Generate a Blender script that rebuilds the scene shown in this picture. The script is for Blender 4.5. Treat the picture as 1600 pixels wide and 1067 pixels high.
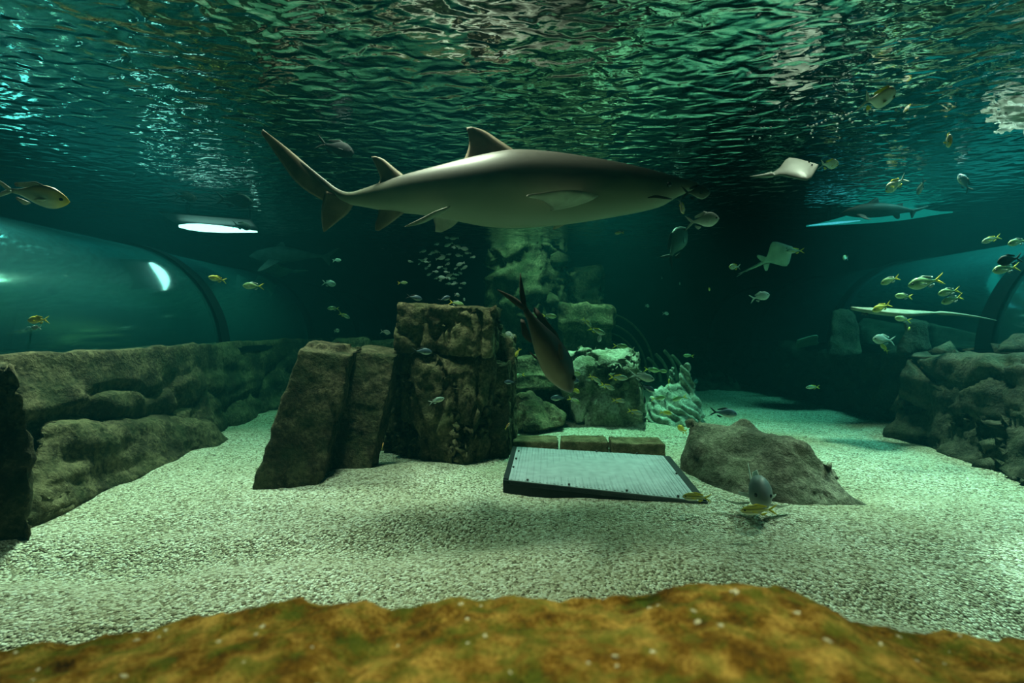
import bpy, bmesh, math, random
import numpy as np
from mathutils import Vector, Matrix, noise

random.seed(7)
S = bpy.context.scene
for o in list(bpy.data.objects):
    bpy.data.objects.remove(o)
COL = S.collection

# ------------------------------------------------------------------ camera
F = 755.0                                  # focal length in pixels of the 1600 px wide frame
PITCH = math.atan(18.5 / F)
CAM = Vector((0, 0, 1.15))
cam_d = bpy.data.cameras.new('camera')
cam = bpy.data.objects.new('camera', cam_d)
COL.objects.link(cam)
cam_d.sensor_width = 36
cam_d.lens = 36 * F / 1600
cam.location = CAM
cam.rotation_euler = (math.pi / 2 - PITCH, 0, 0)
cam_d.clip_start = 0.05
cam_d.clip_end = 100
cam_d.dof.use_dof = True
cam_d.dof.focus_distance = 3.9
cam_d.dof.aperture_fstop = 2.2
S.camera = cam

# ------------------------------------------------------------------ world, light, exposure
S.view_settings.view_transform = 'Standard'
S.view_settings.look = 'None'
S.view_settings.gamma = 1
S.view_settings.use_curve_mapping = False
S.view_settings.exposure = -0.22
W = bpy.data.worlds.new('world')
S.world = W
W.use_nodes = True
W.node_tree.nodes['Background'].inputs[0].default_value = (0.0, 0.02, 0.025, 1)
W.node_tree.nodes['Background'].inputs[1].default_value = 0.1
S.cycles.use_denoising = True
S.cycles.max_bounces = 8
S.cycles.diffuse_bounces = 2
S.cycles.glossy_bounces = 4
S.cycles.transmission_bounces = 4
S.cycles.transparent_max_bounces = 16
S.cycles.volume_bounces = 0
S.cycles.caustics_reflective = False
S.cycles.caustics_refractive = False
S.cycles.sample_clamp_indirect = 4.0
S.cycles.use_light_tree = True

ZW = CAM.z + 1.55                          # water level


def lamp(x, y, z, size, watts, color, aim=None, spread=180, sizey=None):
    ld = bpy.data.lights.new('lamp', 'AREA')
    ld.shape = 'RECTANGLE'
    ld.size = size
    ld.size_y = sizey or size
    ld.energy = watts
    ld.color = color
    ld.spread = math.radians(spread)
    lo = bpy.data.objects.new('overhead_light', ld)
    COL.objects.link(lo)
    lo.location = (x, y, z)
    if aim:
        d = Vector(aim) - Vector((x, y, z))
        lo.rotation_euler = d.to_track_quat('-Z', 'Y').to_euler()
    return lo


WARM = (1.0, 0.79, 0.61)
GREEN = (0.74, 1.0, 0.68)
TEAL = (0.40, 1.0, 0.95)
lamp(-3.2, 4.7, 4.5, 0.4, 135, WARM, (-2.8, 2.9, 0), 66)
lamp(4.3, 5.0, 4.5, 0.4, 150, WARM, (3.5, 3.4, 0), 66)
lamp(1.4, 6.6, 4.4, 0.4, 115, GREEN, (1.1, 5.8, 0), 72)
lamp(0.1, 0.6, 4.4, 0.4, 33, (1.0, 0.90, 0.60), (0.1, 0.75, 0), 60)
lamp(-0.9, 3.7, 4.5, 0.4, 66, WARM, (-0.5, 3.5, 0.6), 66)  # added over the shark to light its back and the tower top
lamp(2.3, 3.5, 4.4, 0.3, 11, WARM, (2.2, 3.4, 1.5), 44)  # small added light for the gliding stingray and white fish
lamp(4.6, 3.9, 4.2, 0.15, 18, (1.0, 0.95, 0.85), (3.85, 3.45, ZW), 20)  # narrow added light to brighten the foam
lamp(-2.2, 6.4, 4.5, 0.4, 46, GREEN, (-3.3, 6.0, 0.5), 80)  # added to light the far face of the left wall
lamp(0.2, 7.9, 4.5, 0.4, 30, GREEN, (0.3, 8.5, 1.0), 70)  # added fill so the far rock column shows
lamp(-5.4, 6.0, 4.6, 1.0, 70, TEAL, (-5.0, 6.0, 0), 120)
lamp(6.3, 5.0, 4.6, 1.0, 290, TEAL, (6.1, 5.0, 0), 120)
lamp(-0.5, 10.5, 4.6, 1.0, 14, TEAL, (-0.5, 10.0, 0), 120)
#__LIGHTS_END__


# ------------------------------------------------------------------ pixel helpers
def at(px, py, d):
    """World point seen at pixel (px, py) of the 1600x1067 frame at depth d along the view axis."""
    r = (px - 800) / F
    u = (533.5 - py) / F
    f = Vector((0, math.cos(PITCH), -math.sin(PITCH)))
    up = Vector((0, math.sin(PITCH), math.cos(PITCH)))
    return CAM + d * (f + up * u + Vector((1, 0, 0)) * r)


def gnd(px, py, z=0.0):
    v = at(px, py, 1.0) - CAM
    return CAM + v * ((z - CAM.z) / v.z)


# ------------------------------------------------------------------ materials
def mat(name):
    m = bpy.data.materials.new(name)
    m.use_nodes = True
    nt = m.node_tree
    nt.nodes.clear()
    out = nt.nodes.new('ShaderNodeOutputMaterial')
    return m, nt, out


def N(nt, typ, **kw):
    n = nt.nodes.new('ShaderNode' + typ)
    for k, v in kw.items():
        if k.startswith('i_'):
            key = k[2:]
            key = int(key) if key.isdigit() else key.replace('_', ' ')
            n.inputs[key].default_value = v
        else:
            setattr(n, k, v)
    return n


def ramp(nt, stops, interp='LINEAR'):
    r = nt.nodes.new('ShaderNodeValToRGB')
    r.color_ramp.interpolation = interp
    el = r.color_ramp.elements
    while len(el) > 1:
        el.remove(el[-1])
    el[0].position = stops[0][0]
    el[0].color = (*stops[0][1], 1)
    for p, c in stops[1:]:
        e = el.new(p)
        e.color = (*c, 1)
    return r


def rock_mat(name, dark, mid, light, moss=None, moss_amt=0.5, scale=1.0, bump=0.6, rough=0.9):
    m, nt, out = mat(name)
    L = nt.links.new
    tc = N(nt, 'TexCoord')
    n1 = N(nt, 'TexNoise', i_Scale=3.2 * scale, i_Detail=7.0, i_Roughness=0.65)
    n2 = N(nt, 'TexNoise', i_Scale=38 * scale, i_Detail=4.0, i_Roughness=0.7)
    n3 = N(nt, 'TexNoise', i_Scale=5.5 * scale, i_Detail=5.0, i_Roughness=0.6)
    for n in (n1, n2, n3):
        L(tc.outputs['Object'], n.inputs['Vector'])
    mx = N(nt, 'Math', operation='MULTIPLY_ADD', i_1=0.45, i_2=0.0)
    L(n2.outputs[0], mx.inputs[0])
    ad = N(nt, 'Math', operation='MULTIPLY_ADD', i_1=0.75)
    L(n1.outputs[0], ad.inputs[0])
    L(mx.outputs[0], ad.inputs[2])
    r = ramp(nt, [(0.42, dark), (0.58, mid), (0.74, light)])
    L(ad.outputs[0], r.inputs[0])
    col = r.outputs[0]
    if moss:
        mr = ramp(nt, [(0.45, (0, 0, 0)), (0.62, (moss_amt,) * 3)])
        L(n3.outputs[0], mr.inputs[0])
        mix = N(nt, 'MixRGB')
        mix.inputs[2].default_value = (*moss, 1)
        L(mr.outputs[0], mix.inputs[0])
        L(col, mix.inputs[1])
        col = mix.outputs[0]
    bs = N(nt, 'BsdfPrincipled', i_Roughness=rough)
    bs.inputs['Specular IOR Level'].default_value = 0.15
    L(col, bs.inputs['Base Color'])
    hb = N(nt, 'Math', operation='MULTIPLY_ADD', i_1=0.4)
    L(n2.outputs[0], hb.inputs[0])
    L(n1.outputs[0], hb.inputs[2])
    b = N(nt, 'Bump', i_Strength=min(1, bump * 1.5), i_Distance=0.045)
    L(hb.outputs[0], b.inputs['Height'])
    L(b.outputs[0], bs.inputs['Normal'])
    L(bs.outputs[0], out.inputs['Surface'])
    return m


def plain(name, color, rough=0.7, spec=0.2, noise_scale=None, vary=0.3, metal=0.0):
    m, nt, out = mat(name)
    L = nt.links.new
    bs = N(nt, 'BsdfPrincipled', i_Roughness=rough, i_Metallic=metal)
    bs.inputs['Specular IOR Level'].default_value = spec
    bs.inputs['Base Color'].default_value = (*color, 1)
    if noise_scale:
        tc = N(nt, 'TexCoord')
        n = N(nt, 'TexNoise', i_Scale=noise_scale, i_Detail=4.0)
        L(tc.outputs['Object'], n.inputs['Vector'])
        r = ramp(nt, [(0.3, tuple(c * (1 - vary) for c in color)), (0.7, tuple(min(1, c * (1 + vary)) for c in color))])
        L(n.outputs[0], r.inputs[0])
        L(r.outputs[0], bs.inputs['Base Color'])
    L(bs.outputs[0], out.inputs['Surface'])
    return m


def fish_mat(name, back, flank, belly, zlo, zhi, stripe=None, rough=0.45, nscale=9.0, snout=None):
    """Countershaded skin: the colour runs from belly to back along the animal's own height."""
    m, nt, out = mat(name)
    L = nt.links.new
    tc = N(nt, 'TexCoord')
    sep = N(nt, 'SeparateXYZ')
    L(tc.outputs['Object'], sep.inputs[0])
    nz = N(nt, 'TexNoise', i_Scale=nscale, i_Detail=4.0)
    L(tc.outputs['Object'], nz.inputs['Vector'])
    mr = N(nt, 'MapRange')
    mr.inputs['From Min'].default_value = zlo
    mr.inputs['From Max'].default_value = zhi
    L(sep.outputs[2], mr.inputs['Value'])
    ad = N(nt, 'Math', operation='MULTIPLY_ADD', i_1=0.22, i_2=-0.11)
    L(nz.outputs[0], ad.inputs[0])
    a2 = N(nt, 'Math', operation='ADD')
    L(mr.outputs[0], a2.inputs[0])
    L(ad.outputs[0], a2.inputs[1])
    r = ramp(nt, [(0.18, belly), (0.45, flank), (0.72, back)])
    L(a2.outputs[0], r.inputs[0])
    col = r.outputs[0]
    if stripe:
        sc, sw, n = stripe
        w = N(nt, 'Math', operation='MULTIPLY', i_1=n)
        L(mr.outputs[0], w.inputs[0])
        si = N(nt, 'Math', operation='SINE')
        L(w.outputs[0], si.inputs[0])
        gt = ramp(nt, [(0.5 + sw, (0, 0, 0)), (0.7 + sw, (0.8,) * 3)])
        L(si.outputs[0], gt.inputs[0])
        mix = N(nt, 'MixRGB')
        mix.inputs[2].default_value = (*sc, 1)
        L(gt.outputs[0], mix.inputs[0])
        L(col, mix.inputs[1])
        col = mix.outputs[0]
    if snout:
        sc, x0, x1 = snout
        mr2 = N(nt, 'MapRange')
        mr2.inputs['From Min'].default_value = x0
        mr2.inputs['From Max'].default_value = x1
        L(sep.outputs[0], mr2.inputs['Value'])
        mix = N(nt, 'MixRGB')
        mix.inputs[2].default_value = (*sc, 1)
        L(mr2.outputs[0], mix.inputs[0])
        L(col, mix.inputs[1])
        col = mix.outputs[0]
    bs = N(nt, 'BsdfPrincipled', i_Roughness=rough)
    bs.inputs['Specular IOR Level'].default_value = 0.35
    L(col, bs.inputs['Base Color'])
    L(bs.outputs[0], out.inputs['Surface'])
    return m


def sand_mat():
    m, nt, out = mat('sand')
    L = nt.links.new
    tc = N(nt, 'TexCoord')
    v = N(nt, 'TexVoronoi', i_Scale=85.0)
    v2 = N(nt, 'TexVoronoi', i_Scale=45.0)
    n = N(nt, 'TexNoise', i_Scale=1.1, i_Detail=4.0)
    for q in (v, v2, n):
        L(tc.outputs['Object'], q.inputs['Vector'])
    sp = N(nt, 'SeparateColor')
    L(v.outputs['Color'], sp.inputs[0])
    r = ramp(nt, [(0.0, (0.13, 0.10, 0.06)), (0.22, (0.40, 0.35, 0.25)), (0.6, (0.66, 0.61, 0.47)), (1.0, (0.92, 0.90, 0.80))])
    L(sp.outputs[0], r.inputs[0])
    r2 = ramp(nt, [(0.3, (0.72, 0.70, 0.62)), (0.65, (1, 1, 1))])
    L(n.outputs[0], r2.inputs[0])
    mx = N(nt, 'MixRGB', blend_type='MULTIPLY', i_0=1.0)
    L(r.outputs[0], mx.inputs[1])
    L(r2.outputs[0], mx.inputs[2])
    bs = N(nt, 'BsdfPrincipled', i_Roughness=0.95)
    bs.inputs['Specular IOR Level'].default_value = 0.1
    L(mx.outputs[0], bs.inputs['Base Color'])
    h = N(nt, 'Math', operation='MULTIPLY_ADD', i_1=-1.0)
    L(v.outputs['Distance'], h.inputs[0])
    hh = N(nt, 'Math', operation='MULTIPLY', i_1=-0.8)
    L(v2.outputs['Distance'], hh.inputs[0])
    L(hh.outputs[0], h.inputs[2])
    b = N(nt, 'Bump', i_Strength=1.0, i_Distance=0.018)
    L(h.outputs[0], b.inputs['Height'])
    L(b.outputs[0], bs.inputs['Normal'])
    L(bs.outputs[0], out.inputs['Surface'])
    return m


def water_surface_mat():
    """Underside of the water: a rippled mirror past the critical angle, clear towards the vertical."""
    m, nt, out = mat('water_surface')
    L = nt.links.new
    tc = N(nt, 'TexCoord')
    mp = N(nt, 'Mapping')
    mp.inputs['Scale'].default_value = (0.75, 1.15, 1)
    L(tc.outputs['Object'], mp.inputs[0])
    n1 = N(nt, 'TexNoise', i_Scale=7.6, i_Detail=1.3, i_Roughness=0.45, i_Distortion=0.6)
    n2 = N(nt, 'TexNoise', i_Scale=24.0, i_Detail=2.0, i_Roughness=0.5)
    L(mp.outputs[0], n1.inputs['Vector'])
    L(mp.outputs[0], n2.inputs['Vector'])
    a = N(nt, 'Math', operation='MULTIPLY_ADD', i_1=0.08)
    L(n2.outputs[0], a.inputs[0])
    L(n1.outputs[0], a.inputs[2])
    b = N(nt, 'Bump', i_Strength=1.0, i_Distance=0.030)
    L(a.outputs[0], b.inputs['Height'])
    geo = N(nt, 'NewGeometry')
    dot = N(nt, 'VectorMath', operation='DOT_PRODUCT')
    L(b.outputs[0], dot.inputs[0])
    L(geo.outputs['Incoming'], dot.inputs[1])
    ab = N(nt, 'Math', operation='ABSOLUTE')
    L(dot.outputs['Value'], ab.inputs[0])
    mr = N(nt, 'MapRange', interpolation_type='SMOOTHSTEP')
    mr.inputs['From Min'].default_value = 0.58
    mr.inputs['From Max'].default_value = 0.74
    mr.inputs['To Min'].default_value = 0.0
    mr.inputs['To Max'].default_value = 0.95
    L(ab.outputs[0], mr.inputs['Value'])
    gl = N(nt, 'BsdfGlossy', i_Roughness=0.07)
    gl.inputs['Color'].default_value = (0.76, 0.84, 0.84, 1)
    L(b.outputs[0], gl.inputs['Normal'])
    tr = N(nt, 'BsdfTransparent')
    mx = N(nt, 'MixShader')
    L(mr.outputs[0], mx.inputs[0])
    L(gl.outputs[0], mx.inputs[1])
    L(tr.outputs[0], mx.inputs[2])
    L(mx.outputs[0], out.inputs['Surface'])
    return m


def acrylic_mat():
    m, nt, out = mat('acrylic')
    L = nt.links.new
    lw = N(nt, 'LayerWeight', i_Blend=0.5)
    mr = N(nt, 'MapRange', interpolation_type='SMOOTHSTEP')
    mr.inputs['From Min'].default_value = 0.15
    mr.inputs['From Max'].default_value = 0.55
    mr.inputs['To Min'].default_value = 0.22
    mr.inputs['To Max'].default_value = 0.9
    L(lw.outputs['Facing'], mr.inputs['Value'])
    gl = N(nt, 'BsdfGlossy', i_Roughness=0.09)
    gl.inputs['Color'].default_value = (0.75, 0.95, 0.97, 1)
    tr = N(nt, 'BsdfTransparent')
    tr.inputs['Color'].default_value = (0.78, 0.93, 0.95, 1)
    mx = N(nt, 'MixShader')
    L(mr.outputs[0], mx.inputs[0])
    L(tr.outputs[0], mx.inputs[1])
    L(gl.outputs[0], mx.inputs[2])
    df = N(nt, 'BsdfDiffuse')                      # even teal haze added so the acrylic catches light
    df.inputs['Color'].default_value = (0.10, 0.55, 0.62, 1)
    m2 = N(nt, 'MixShader', i_0=0.06)
    L(mx.outputs[0], m2.inputs[1])
    L(df.outputs[0], m2.inputs[2])
    L(m2.outputs[0], out.inputs['Surface'])
    return m


def water_volume_mat():
    m, nt, out = mat('water')
    L = nt.links.new
    ab = N(nt, 'VolumeAbsorption', i_Density=WATER_ABS)
    ab.inputs['Color'].default_value = (0.12, 0.72, 0.62, 1)
    sc = N(nt, 'VolumeScatter', i_Density=WATER_SCAT, i_Anisotropy=0.35)
    sc.inputs['Color'].default_value = (0.05, 0.70, 0.85, 1)
    ad = N(nt, 'AddShader')
    L(ab.outputs[0], ad.inputs[0])
    L(sc.outputs[0], ad.inputs[1])
    L(ad.outputs[0], out.inputs['Volume'])
    return m


WATER_ABS = 0.21
WATER_SCAT = 0.009

M = {}
M['sand'] = sand_mat()
M['surface'] = water_surface_mat()
M['acrylic'] = acrylic_mat()
M['water'] = water_volume_mat()
M['rock'] = rock_mat('rock', (0.012, 0.010, 0.006), (0.078, 0.063, 0.034), (0.28, 0.235, 0.13), (0.035, 0.06, 0.02), 0.5)
M['rock_slab'] = rock_mat('rock_slab', (0.008, 0.007, 0.004), (0.046, 0.037, 0.02), (0.17, 0.14, 0.08), (0.022, 0.04, 0.013), 0.5)
M['rock_pale'] = rock_mat('rock_pale', (0.05, 0.045, 0.03), (0.20, 0.185, 0.13), (0.55, 0.52, 0.42), (0.09, 0.14, 0.055), 0.4)
M['rock_grey'] = rock_mat('rock_grey', (0.03, 0.027, 0.02), (0.12, 0.105, 0.075), (0.30, 0.27, 0.20), (0.07, 0.09, 0.04), 0.35)
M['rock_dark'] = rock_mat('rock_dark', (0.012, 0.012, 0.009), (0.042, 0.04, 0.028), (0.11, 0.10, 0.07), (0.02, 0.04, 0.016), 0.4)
M['rock_wall'] = rock_mat('rock_wall', (0.010, 0.008, 0.004), (0.042, 0.034, 0.018), (0.17, 0.14, 0.075), (0.02, 0.036, 0.012), 0.45, scale=0.8)
M['coral'] = rock_mat('coral', (0.12, 0.13, 0.10), (0.27, 0.30, 0.24), (0.65, 0.68, 0.6), None, scale=1.6, bump=0.4)
M['moss'] = rock_mat('mossy_rock', (0.018, 0.010, 0.002), (0.29, 0.135, 0.012), (0.85, 0.49, 0.11), (0.13, 0.20, 0.02), 0.6, scale=4.6, bump=0.7)
M['shell'] = plain('barnacle_shell', (0.42, 0.36, 0.24), 0.7, noise_scale=60)
M['rib'] = plain('dark_rib', (0.004, 0.008, 0.010), 0.8, 0.02)
M['tank'] = plain('tank_wall', (0.02, 0.05, 0.055), 0.9, noise_scale=2.0)
M['concrete'] = plain('ceiling_concrete', (0.05, 0.055, 0.06), 0.9, noise_scale=3.0)
M['frame'] = plain('black_frame', (0.015, 0.017, 0.02), 0.5, noise_scale=20)
M['plate'] = plain('grate_plate', (0.33, 0.36, 0.40), 0.55, noise_scale=14, vary=0.16)
M['bolt'] = plain('bolt_head', (0.06, 0.06, 0.06), 0.5)
M['brick'] = rock_mat('edging_block', (0.05, 0.04, 0.025), (0.16, 0.12, 0.06), (0.34, 0.26, 0.15), (0.09, 0.12, 0.04), 0.3, scale=3)
M['wreck'] = plain('wreck_timber', (0.12, 0.14, 0.10), 0.9, noise_scale=18)
M['bubble'] = plain('air_bubble', (0.95, 0.97, 1.0), 0.15, 0.6)


# ------------------------------------------------------------------ object helpers
def tag(o, label, cat, group=None, kind=None):
    if label:
        o['label'] = label
    if cat:
        o['category'] = cat
    if group:
        o['group'] = group
    if kind:
        o['kind'] = kind
    return o


def new_obj(name, me, m=None, parent=None, loc=None):
    o = bpy.data.objects.new(name, me)
    COL.objects.link(o)
    if m and me is not None and not me.materials:
        me.materials.append(m)
    if loc is not None:
        o.location = loc
    if parent:
        o.parent = parent
    return o


def empty(name, loc=(0, 0, 0)):
    o = bpy.data.objects.new(name, None)
    COL.objects.link(o)
    o.location = loc
    o.empty_display_size = 0.1
    return o


def mesh_from(name, verts, faces, smooth=True):
    me = bpy.data.meshes.new(name)
    me.from_pydata([tuple(v) for v in verts], [], faces)
    me.update()
    bm = bmesh.new()
    bm.from_mesh(me)
    bmesh.ops.recalc_face_normals(bm, faces=bm.faces)
    bm.to_mesh(me)
    bm.free()
    if smooth:
        me.polygons.foreach_set('use_smooth', [True] * len(me.polygons))
    return me


def join_parts(parts):
    V, Fc = [], []
    for v, f in parts:
        b = len(V)
        V += list(v)
        Fc += [tuple(i + b for i in q) for q in f]
    return V, Fc


def box_vf(c, sx, sy, sz, R=None, bev=0.0):
    bm = bmesh.new()
    bmesh.ops.create_cube(bm, size=1.0)
    bmesh.ops.scale(bm, verts=bm.verts, vec=(sx, sy, sz))
    if bev:
        bmesh.ops.bevel(bm, geom=bm.edges[:], offset=bev, segments=2, affect='EDGES')
    if R:
        bmesh.ops.transform(bm, verts=bm.verts, matrix=R.to_4x4())
    bmesh.ops.translate(bm, verts=bm.verts, vec=c)
    bm.verts.index_update()
    v = [x.co.copy() for x in bm.verts]
    f = [tuple(x.index for x in fc.verts) for fc in bm.faces]
    bm.free()
    return v, f


def loft_vf(stations, seg=16, cap=True):
    """stations: (centre, half width vector, half height vector[, exponent])."""
    V, Fc = [], []
    for st in stations:
        c, w, h = st[:3]
        for k in range(seg):
            t = 2 * math.pi * k / seg
            V.append(Vector(c) + Vector(w) * math.cos(t) + Vector(h) * math.sin(t))
    n = len(stations)
    for i in range(n - 1):
        for k in range(seg):
            a, b = i * seg + k, i * seg + (k + 1) % seg
            Fc.append((a, b, b + seg, a + seg))
    if cap:
        Fc.append(tuple(range(seg))[::-1])
        Fc.append(tuple((n - 1) * seg + k for k in range(seg)))
    return V, Fc


def interp(pts, t):
    """Catmull-Rom through a list of vectors, t in 0..1."""
    n = len(pts) - 1
    x = min(max(t, 0), 1) * n
    i = min(int(x), n - 1)
    u = x - i
    p1, p2 = pts[i], pts[i + 1]
    p0 = pts[i - 1] if i > 0 else p1 * 2 - p2
    p3 = pts[i + 2] if i + 2 <= n else p2 * 2 - p1
    return 0.5 * ((2 * p1) + (p2 - p0) * u + (2 * p0 - 5 * p1 + 4 * p2 - p3) * u * u + (3 * p1 - p0 - 3 * p2 + p3) * u ** 3)


def wing_vf(lead, trail, normal, thick, ns=9, nc=6):
    """A fin: sections from root to tip between a leading and a trailing edge, lens shaped across."""
    lead = [Vector(p) for p in lead]
    trail = [Vector(p) for p in trail]
    nrm = Vector(normal).normalized()
    V, Fc = [], []
    ring = 2 * nc
    for i in range(ns):
        t = i / (ns - 1)
        a, b = interp(lead, t), interp(trail, t)
        th = thick * (1 - 0.85 * t)
        for k in range(nc + 1):
            u = k / nc
            p = a.lerp(b, u)
            V.append(p + nrm * th * math.sin(math.pi * min(1, u ** 0.7)) * 0.5 + nrm * 0.0004)
        for k in range(nc - 1, 0, -1):
            u = k / nc
            p = a.lerp(b, u)
            V.append(p - nrm * th * math.sin(math.pi * min(1, u ** 0.7)) * 0.5 - nrm * 0.0004)
    for i in range(ns - 1):
        for k in range(ring):
            a, b = i * ring + k, i * ring + (k + 1) % ring
            Fc.append((a, b, b + ring, a + ring))
    Fc.append(tuple(range(ring))[::-1])
    Fc.append(tuple((ns - 1) * ring + k for k in range(ring)))
    return V, Fc


def ball_vf(c, r, seg=10, rings=6, sc=(1, 1, 1)):
    bm = bmesh.new()
    bmesh.ops.create_uvsphere(bm, u_segments=seg, v_segments=rings, radius=r)
    bm.verts.index_update()
    v = [Vector((x.co.x * sc[0], x.co.y * sc[1], x.co.z * sc[2])) + Vector(c) for x in bm.verts]
    f = [tuple(x.index for x in fc.verts) for fc in bm.faces]
    bm.free()
    return v, f


# ------------------------------------------------------------------ rocks
def fbm(p, f, octv=4):
    return noise.fractal(p * f, 0.9, 2.1, octv, noise_basis='PERLIN_ORIGINAL')


def rock(name, hulls, m, label, cat='rock', voxel=0.03, smooth=3, amp=0.03, freq=3.0, fine=0.012, crack=None,
         strata=None, ridges=None, group=None, kind=None, seed=0, parent=None):
    """Solid rock: union of convex hulls, evened out, then weathered by noise, cracks and strata."""
    bm = bmesh.new()
    for pts in hulls:
        vs = [bm.verts.new(Vector(p)) for p in pts]
        r = bmesh.ops.convex_hull(bm, input=vs)
        kill = [g for g in r['geom_interior'] + r['geom_unused'] if isinstance(g, bmesh.types.BMVert)]
        bmesh.ops.delete(bm, geom=list(set(kill)), context='VERTS')
    bmesh.ops.recalc_face_normals(bm, faces=bm.faces)
    me = bpy.data.meshes.new(name)
    bm.to_mesh(me)
    bm.free()
    tmp = bpy.data.objects.new('tmp', me)
    COL.objects.link(tmp)
    rm = tmp.modifiers.new('r', 'REMESH')
    rm.mode = 'VOXEL'
    rm.voxel_size = voxel
    sm = tmp.modifiers.new('s', 'SMOOTH')
    sm.factor = 0.5
    sm.iterations = smooth
    dg = bpy.context.evaluated_depsgraph_get()
    m2 = bpy.data.meshes.new_from_object(tmp.evaluated_get(dg))
    m2.name = name
    bpy.data.objects.remove(tmp)
    bpy.data.meshes.remove(me)
    off = Vector((seed * 7.31, seed * 3.77, seed * 5.13))
    for v in m2.vertices:
        p = v.co + off
        d = amp * fbm(p, freq, 3) + fine * fbm(p, freq * 6, 3)
        if crack:
            dep, fr, wd = crack[:3]
            zf = crack[3] if len(crack) > 3 else 0.6
            q = Vector((p.x * fr, p.y * fr, p.z * fr * zf))
            q += noise.noise_vector(q * 1.4) * 0.35
            ds = noise.voronoi(q)[0]
            e = ds[1] - ds[0]
            d -= dep * max(0, 1 - e / wd)
        if strata:
            sa, sf = strata
            d += sa * noise.noise(Vector((p.x * 0.6, p.y * 0.6, p.z * sf + 0.8 * noise.noise(p * 1.5))))
        if ridges:
            ra, rf, ax = ridges
            d += ra * math.sin(rf * (p.dot(ax) + 0.10 * noise.noise(p * 3) + 0.05 * noise.noise(p * 7)))
        v.co += v.normal * d
    zmin = min(v.co.z for v in m2.vertices)
    cx = sum(v.co.x for v in m2.vertices) / len(m2.vertices)
    cy = sum(v.co.y for v in m2.vertices) / len(m2.vertices)
    o0 = Vector((cx, cy, zmin))
    m2.transform(Matrix.Translation(-o0))
    m2.polygons.foreach_set('use_smooth', [True] * len(m2.polygons))
    m2.update()
    m2.materials.clear()
    m2.materials.append(m)
    ob = new_obj(name, m2, None, parent, o0)
    if not parent:
        tag(ob, label, cat, group, kind)
    return ob


def slab(front, back):
    """8 corners from 4 front and 4 back (pixel x, pixel y, depth) triples."""
    return [at(*p) for p in front + back]


def grid_mesh(name, nu, nv, fn):
    V = [fn(i / (nu - 1), j / (nv - 1)) for i in range(nu) for j in range(nv)]
    Fc = [(i * nv + j, (i + 1) * nv + j, (i + 1) * nv + j + 1, i * nv + j + 1) for i in range(nu - 1) for j in range(nv - 1)]
    me = bpy.data.meshes.new(name)
    me.from_pydata([tuple(v) for v in V], [], Fc)
    me.polygons.foreach_set('use_smooth', [True] * len(me.polygons))
    me.update()
    return me


def sstep(a, b, x):
    t = min(1, max(0, (x - a) / (b - a)))
    return t * t * (3 - 2 * t)


# ================================================================== THE SETTING
MOUNDS = [(-1.5, 3.55, 0.5, 0.07), (-0.75, 3.75, 0.45, 0.06), (1.6, 2.7, 0.7, 0.05),
          (-2.9, 4.8, 0.8, 0.05), (1.5, 5.2, 0.9, 0.05), (-0.6, 2.2, 0.5, -0.06), (-2.0, 2.3, 0.6, -0.05),
          (0.7, 2.2, 0.7, 0.03), (2.3, 2.0, 0.8, -0.05)]


def sand_z(x, y):
    z = 0.05 * noise.noise(Vector((x * 0.9, y * 1.3, 2.0))) + 0.018 * noise.noise(Vector((x * 2.5, y * 4.0, 5.0)))
    z += 0.006 * noise.noise(Vector((x * 9, y * 9, 1.0)))
    z -= 0.085 * math.exp(-((y - 2.72 - 0.13 * x) / 0.17) ** 2) * sstep(-3.2, -2.2, x) * (1 - sstep(-0.2, 0.6, x))
    z -= 0.08 * math.exp(-((y - 2.15 + 0.10 * x) / 0.13) ** 2) * sstep(0.2, 1.0, x) * (1 - sstep(2.6, 3.4, x))
    z -= 0.07 * math.exp(-((y - 2.08 - 0.2 * x) / 0.12) ** 2) * (1 - sstep(-1.2, -0.6, x))
    for mx, my, r, h in MOUNDS:
        z += h * math.exp(-((x - mx) ** 2 + (y - my) ** 2) / (r * r))
    return z


def sand_pt(u, v):
    y = 0.25 + 14.4 * u ** 1.7
    x = -4.6 + 10.2 * v
    return (x, y, sand_z(x, y))


o = new_obj('floor', grid_mesh('floor', 260, 260, sand_pt), M['sand'])
tag(o, 'pale coarse gravel sand covering the tank floor', 'sand', kind='structure')

TOPZ = CAM.z - 0.23


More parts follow.
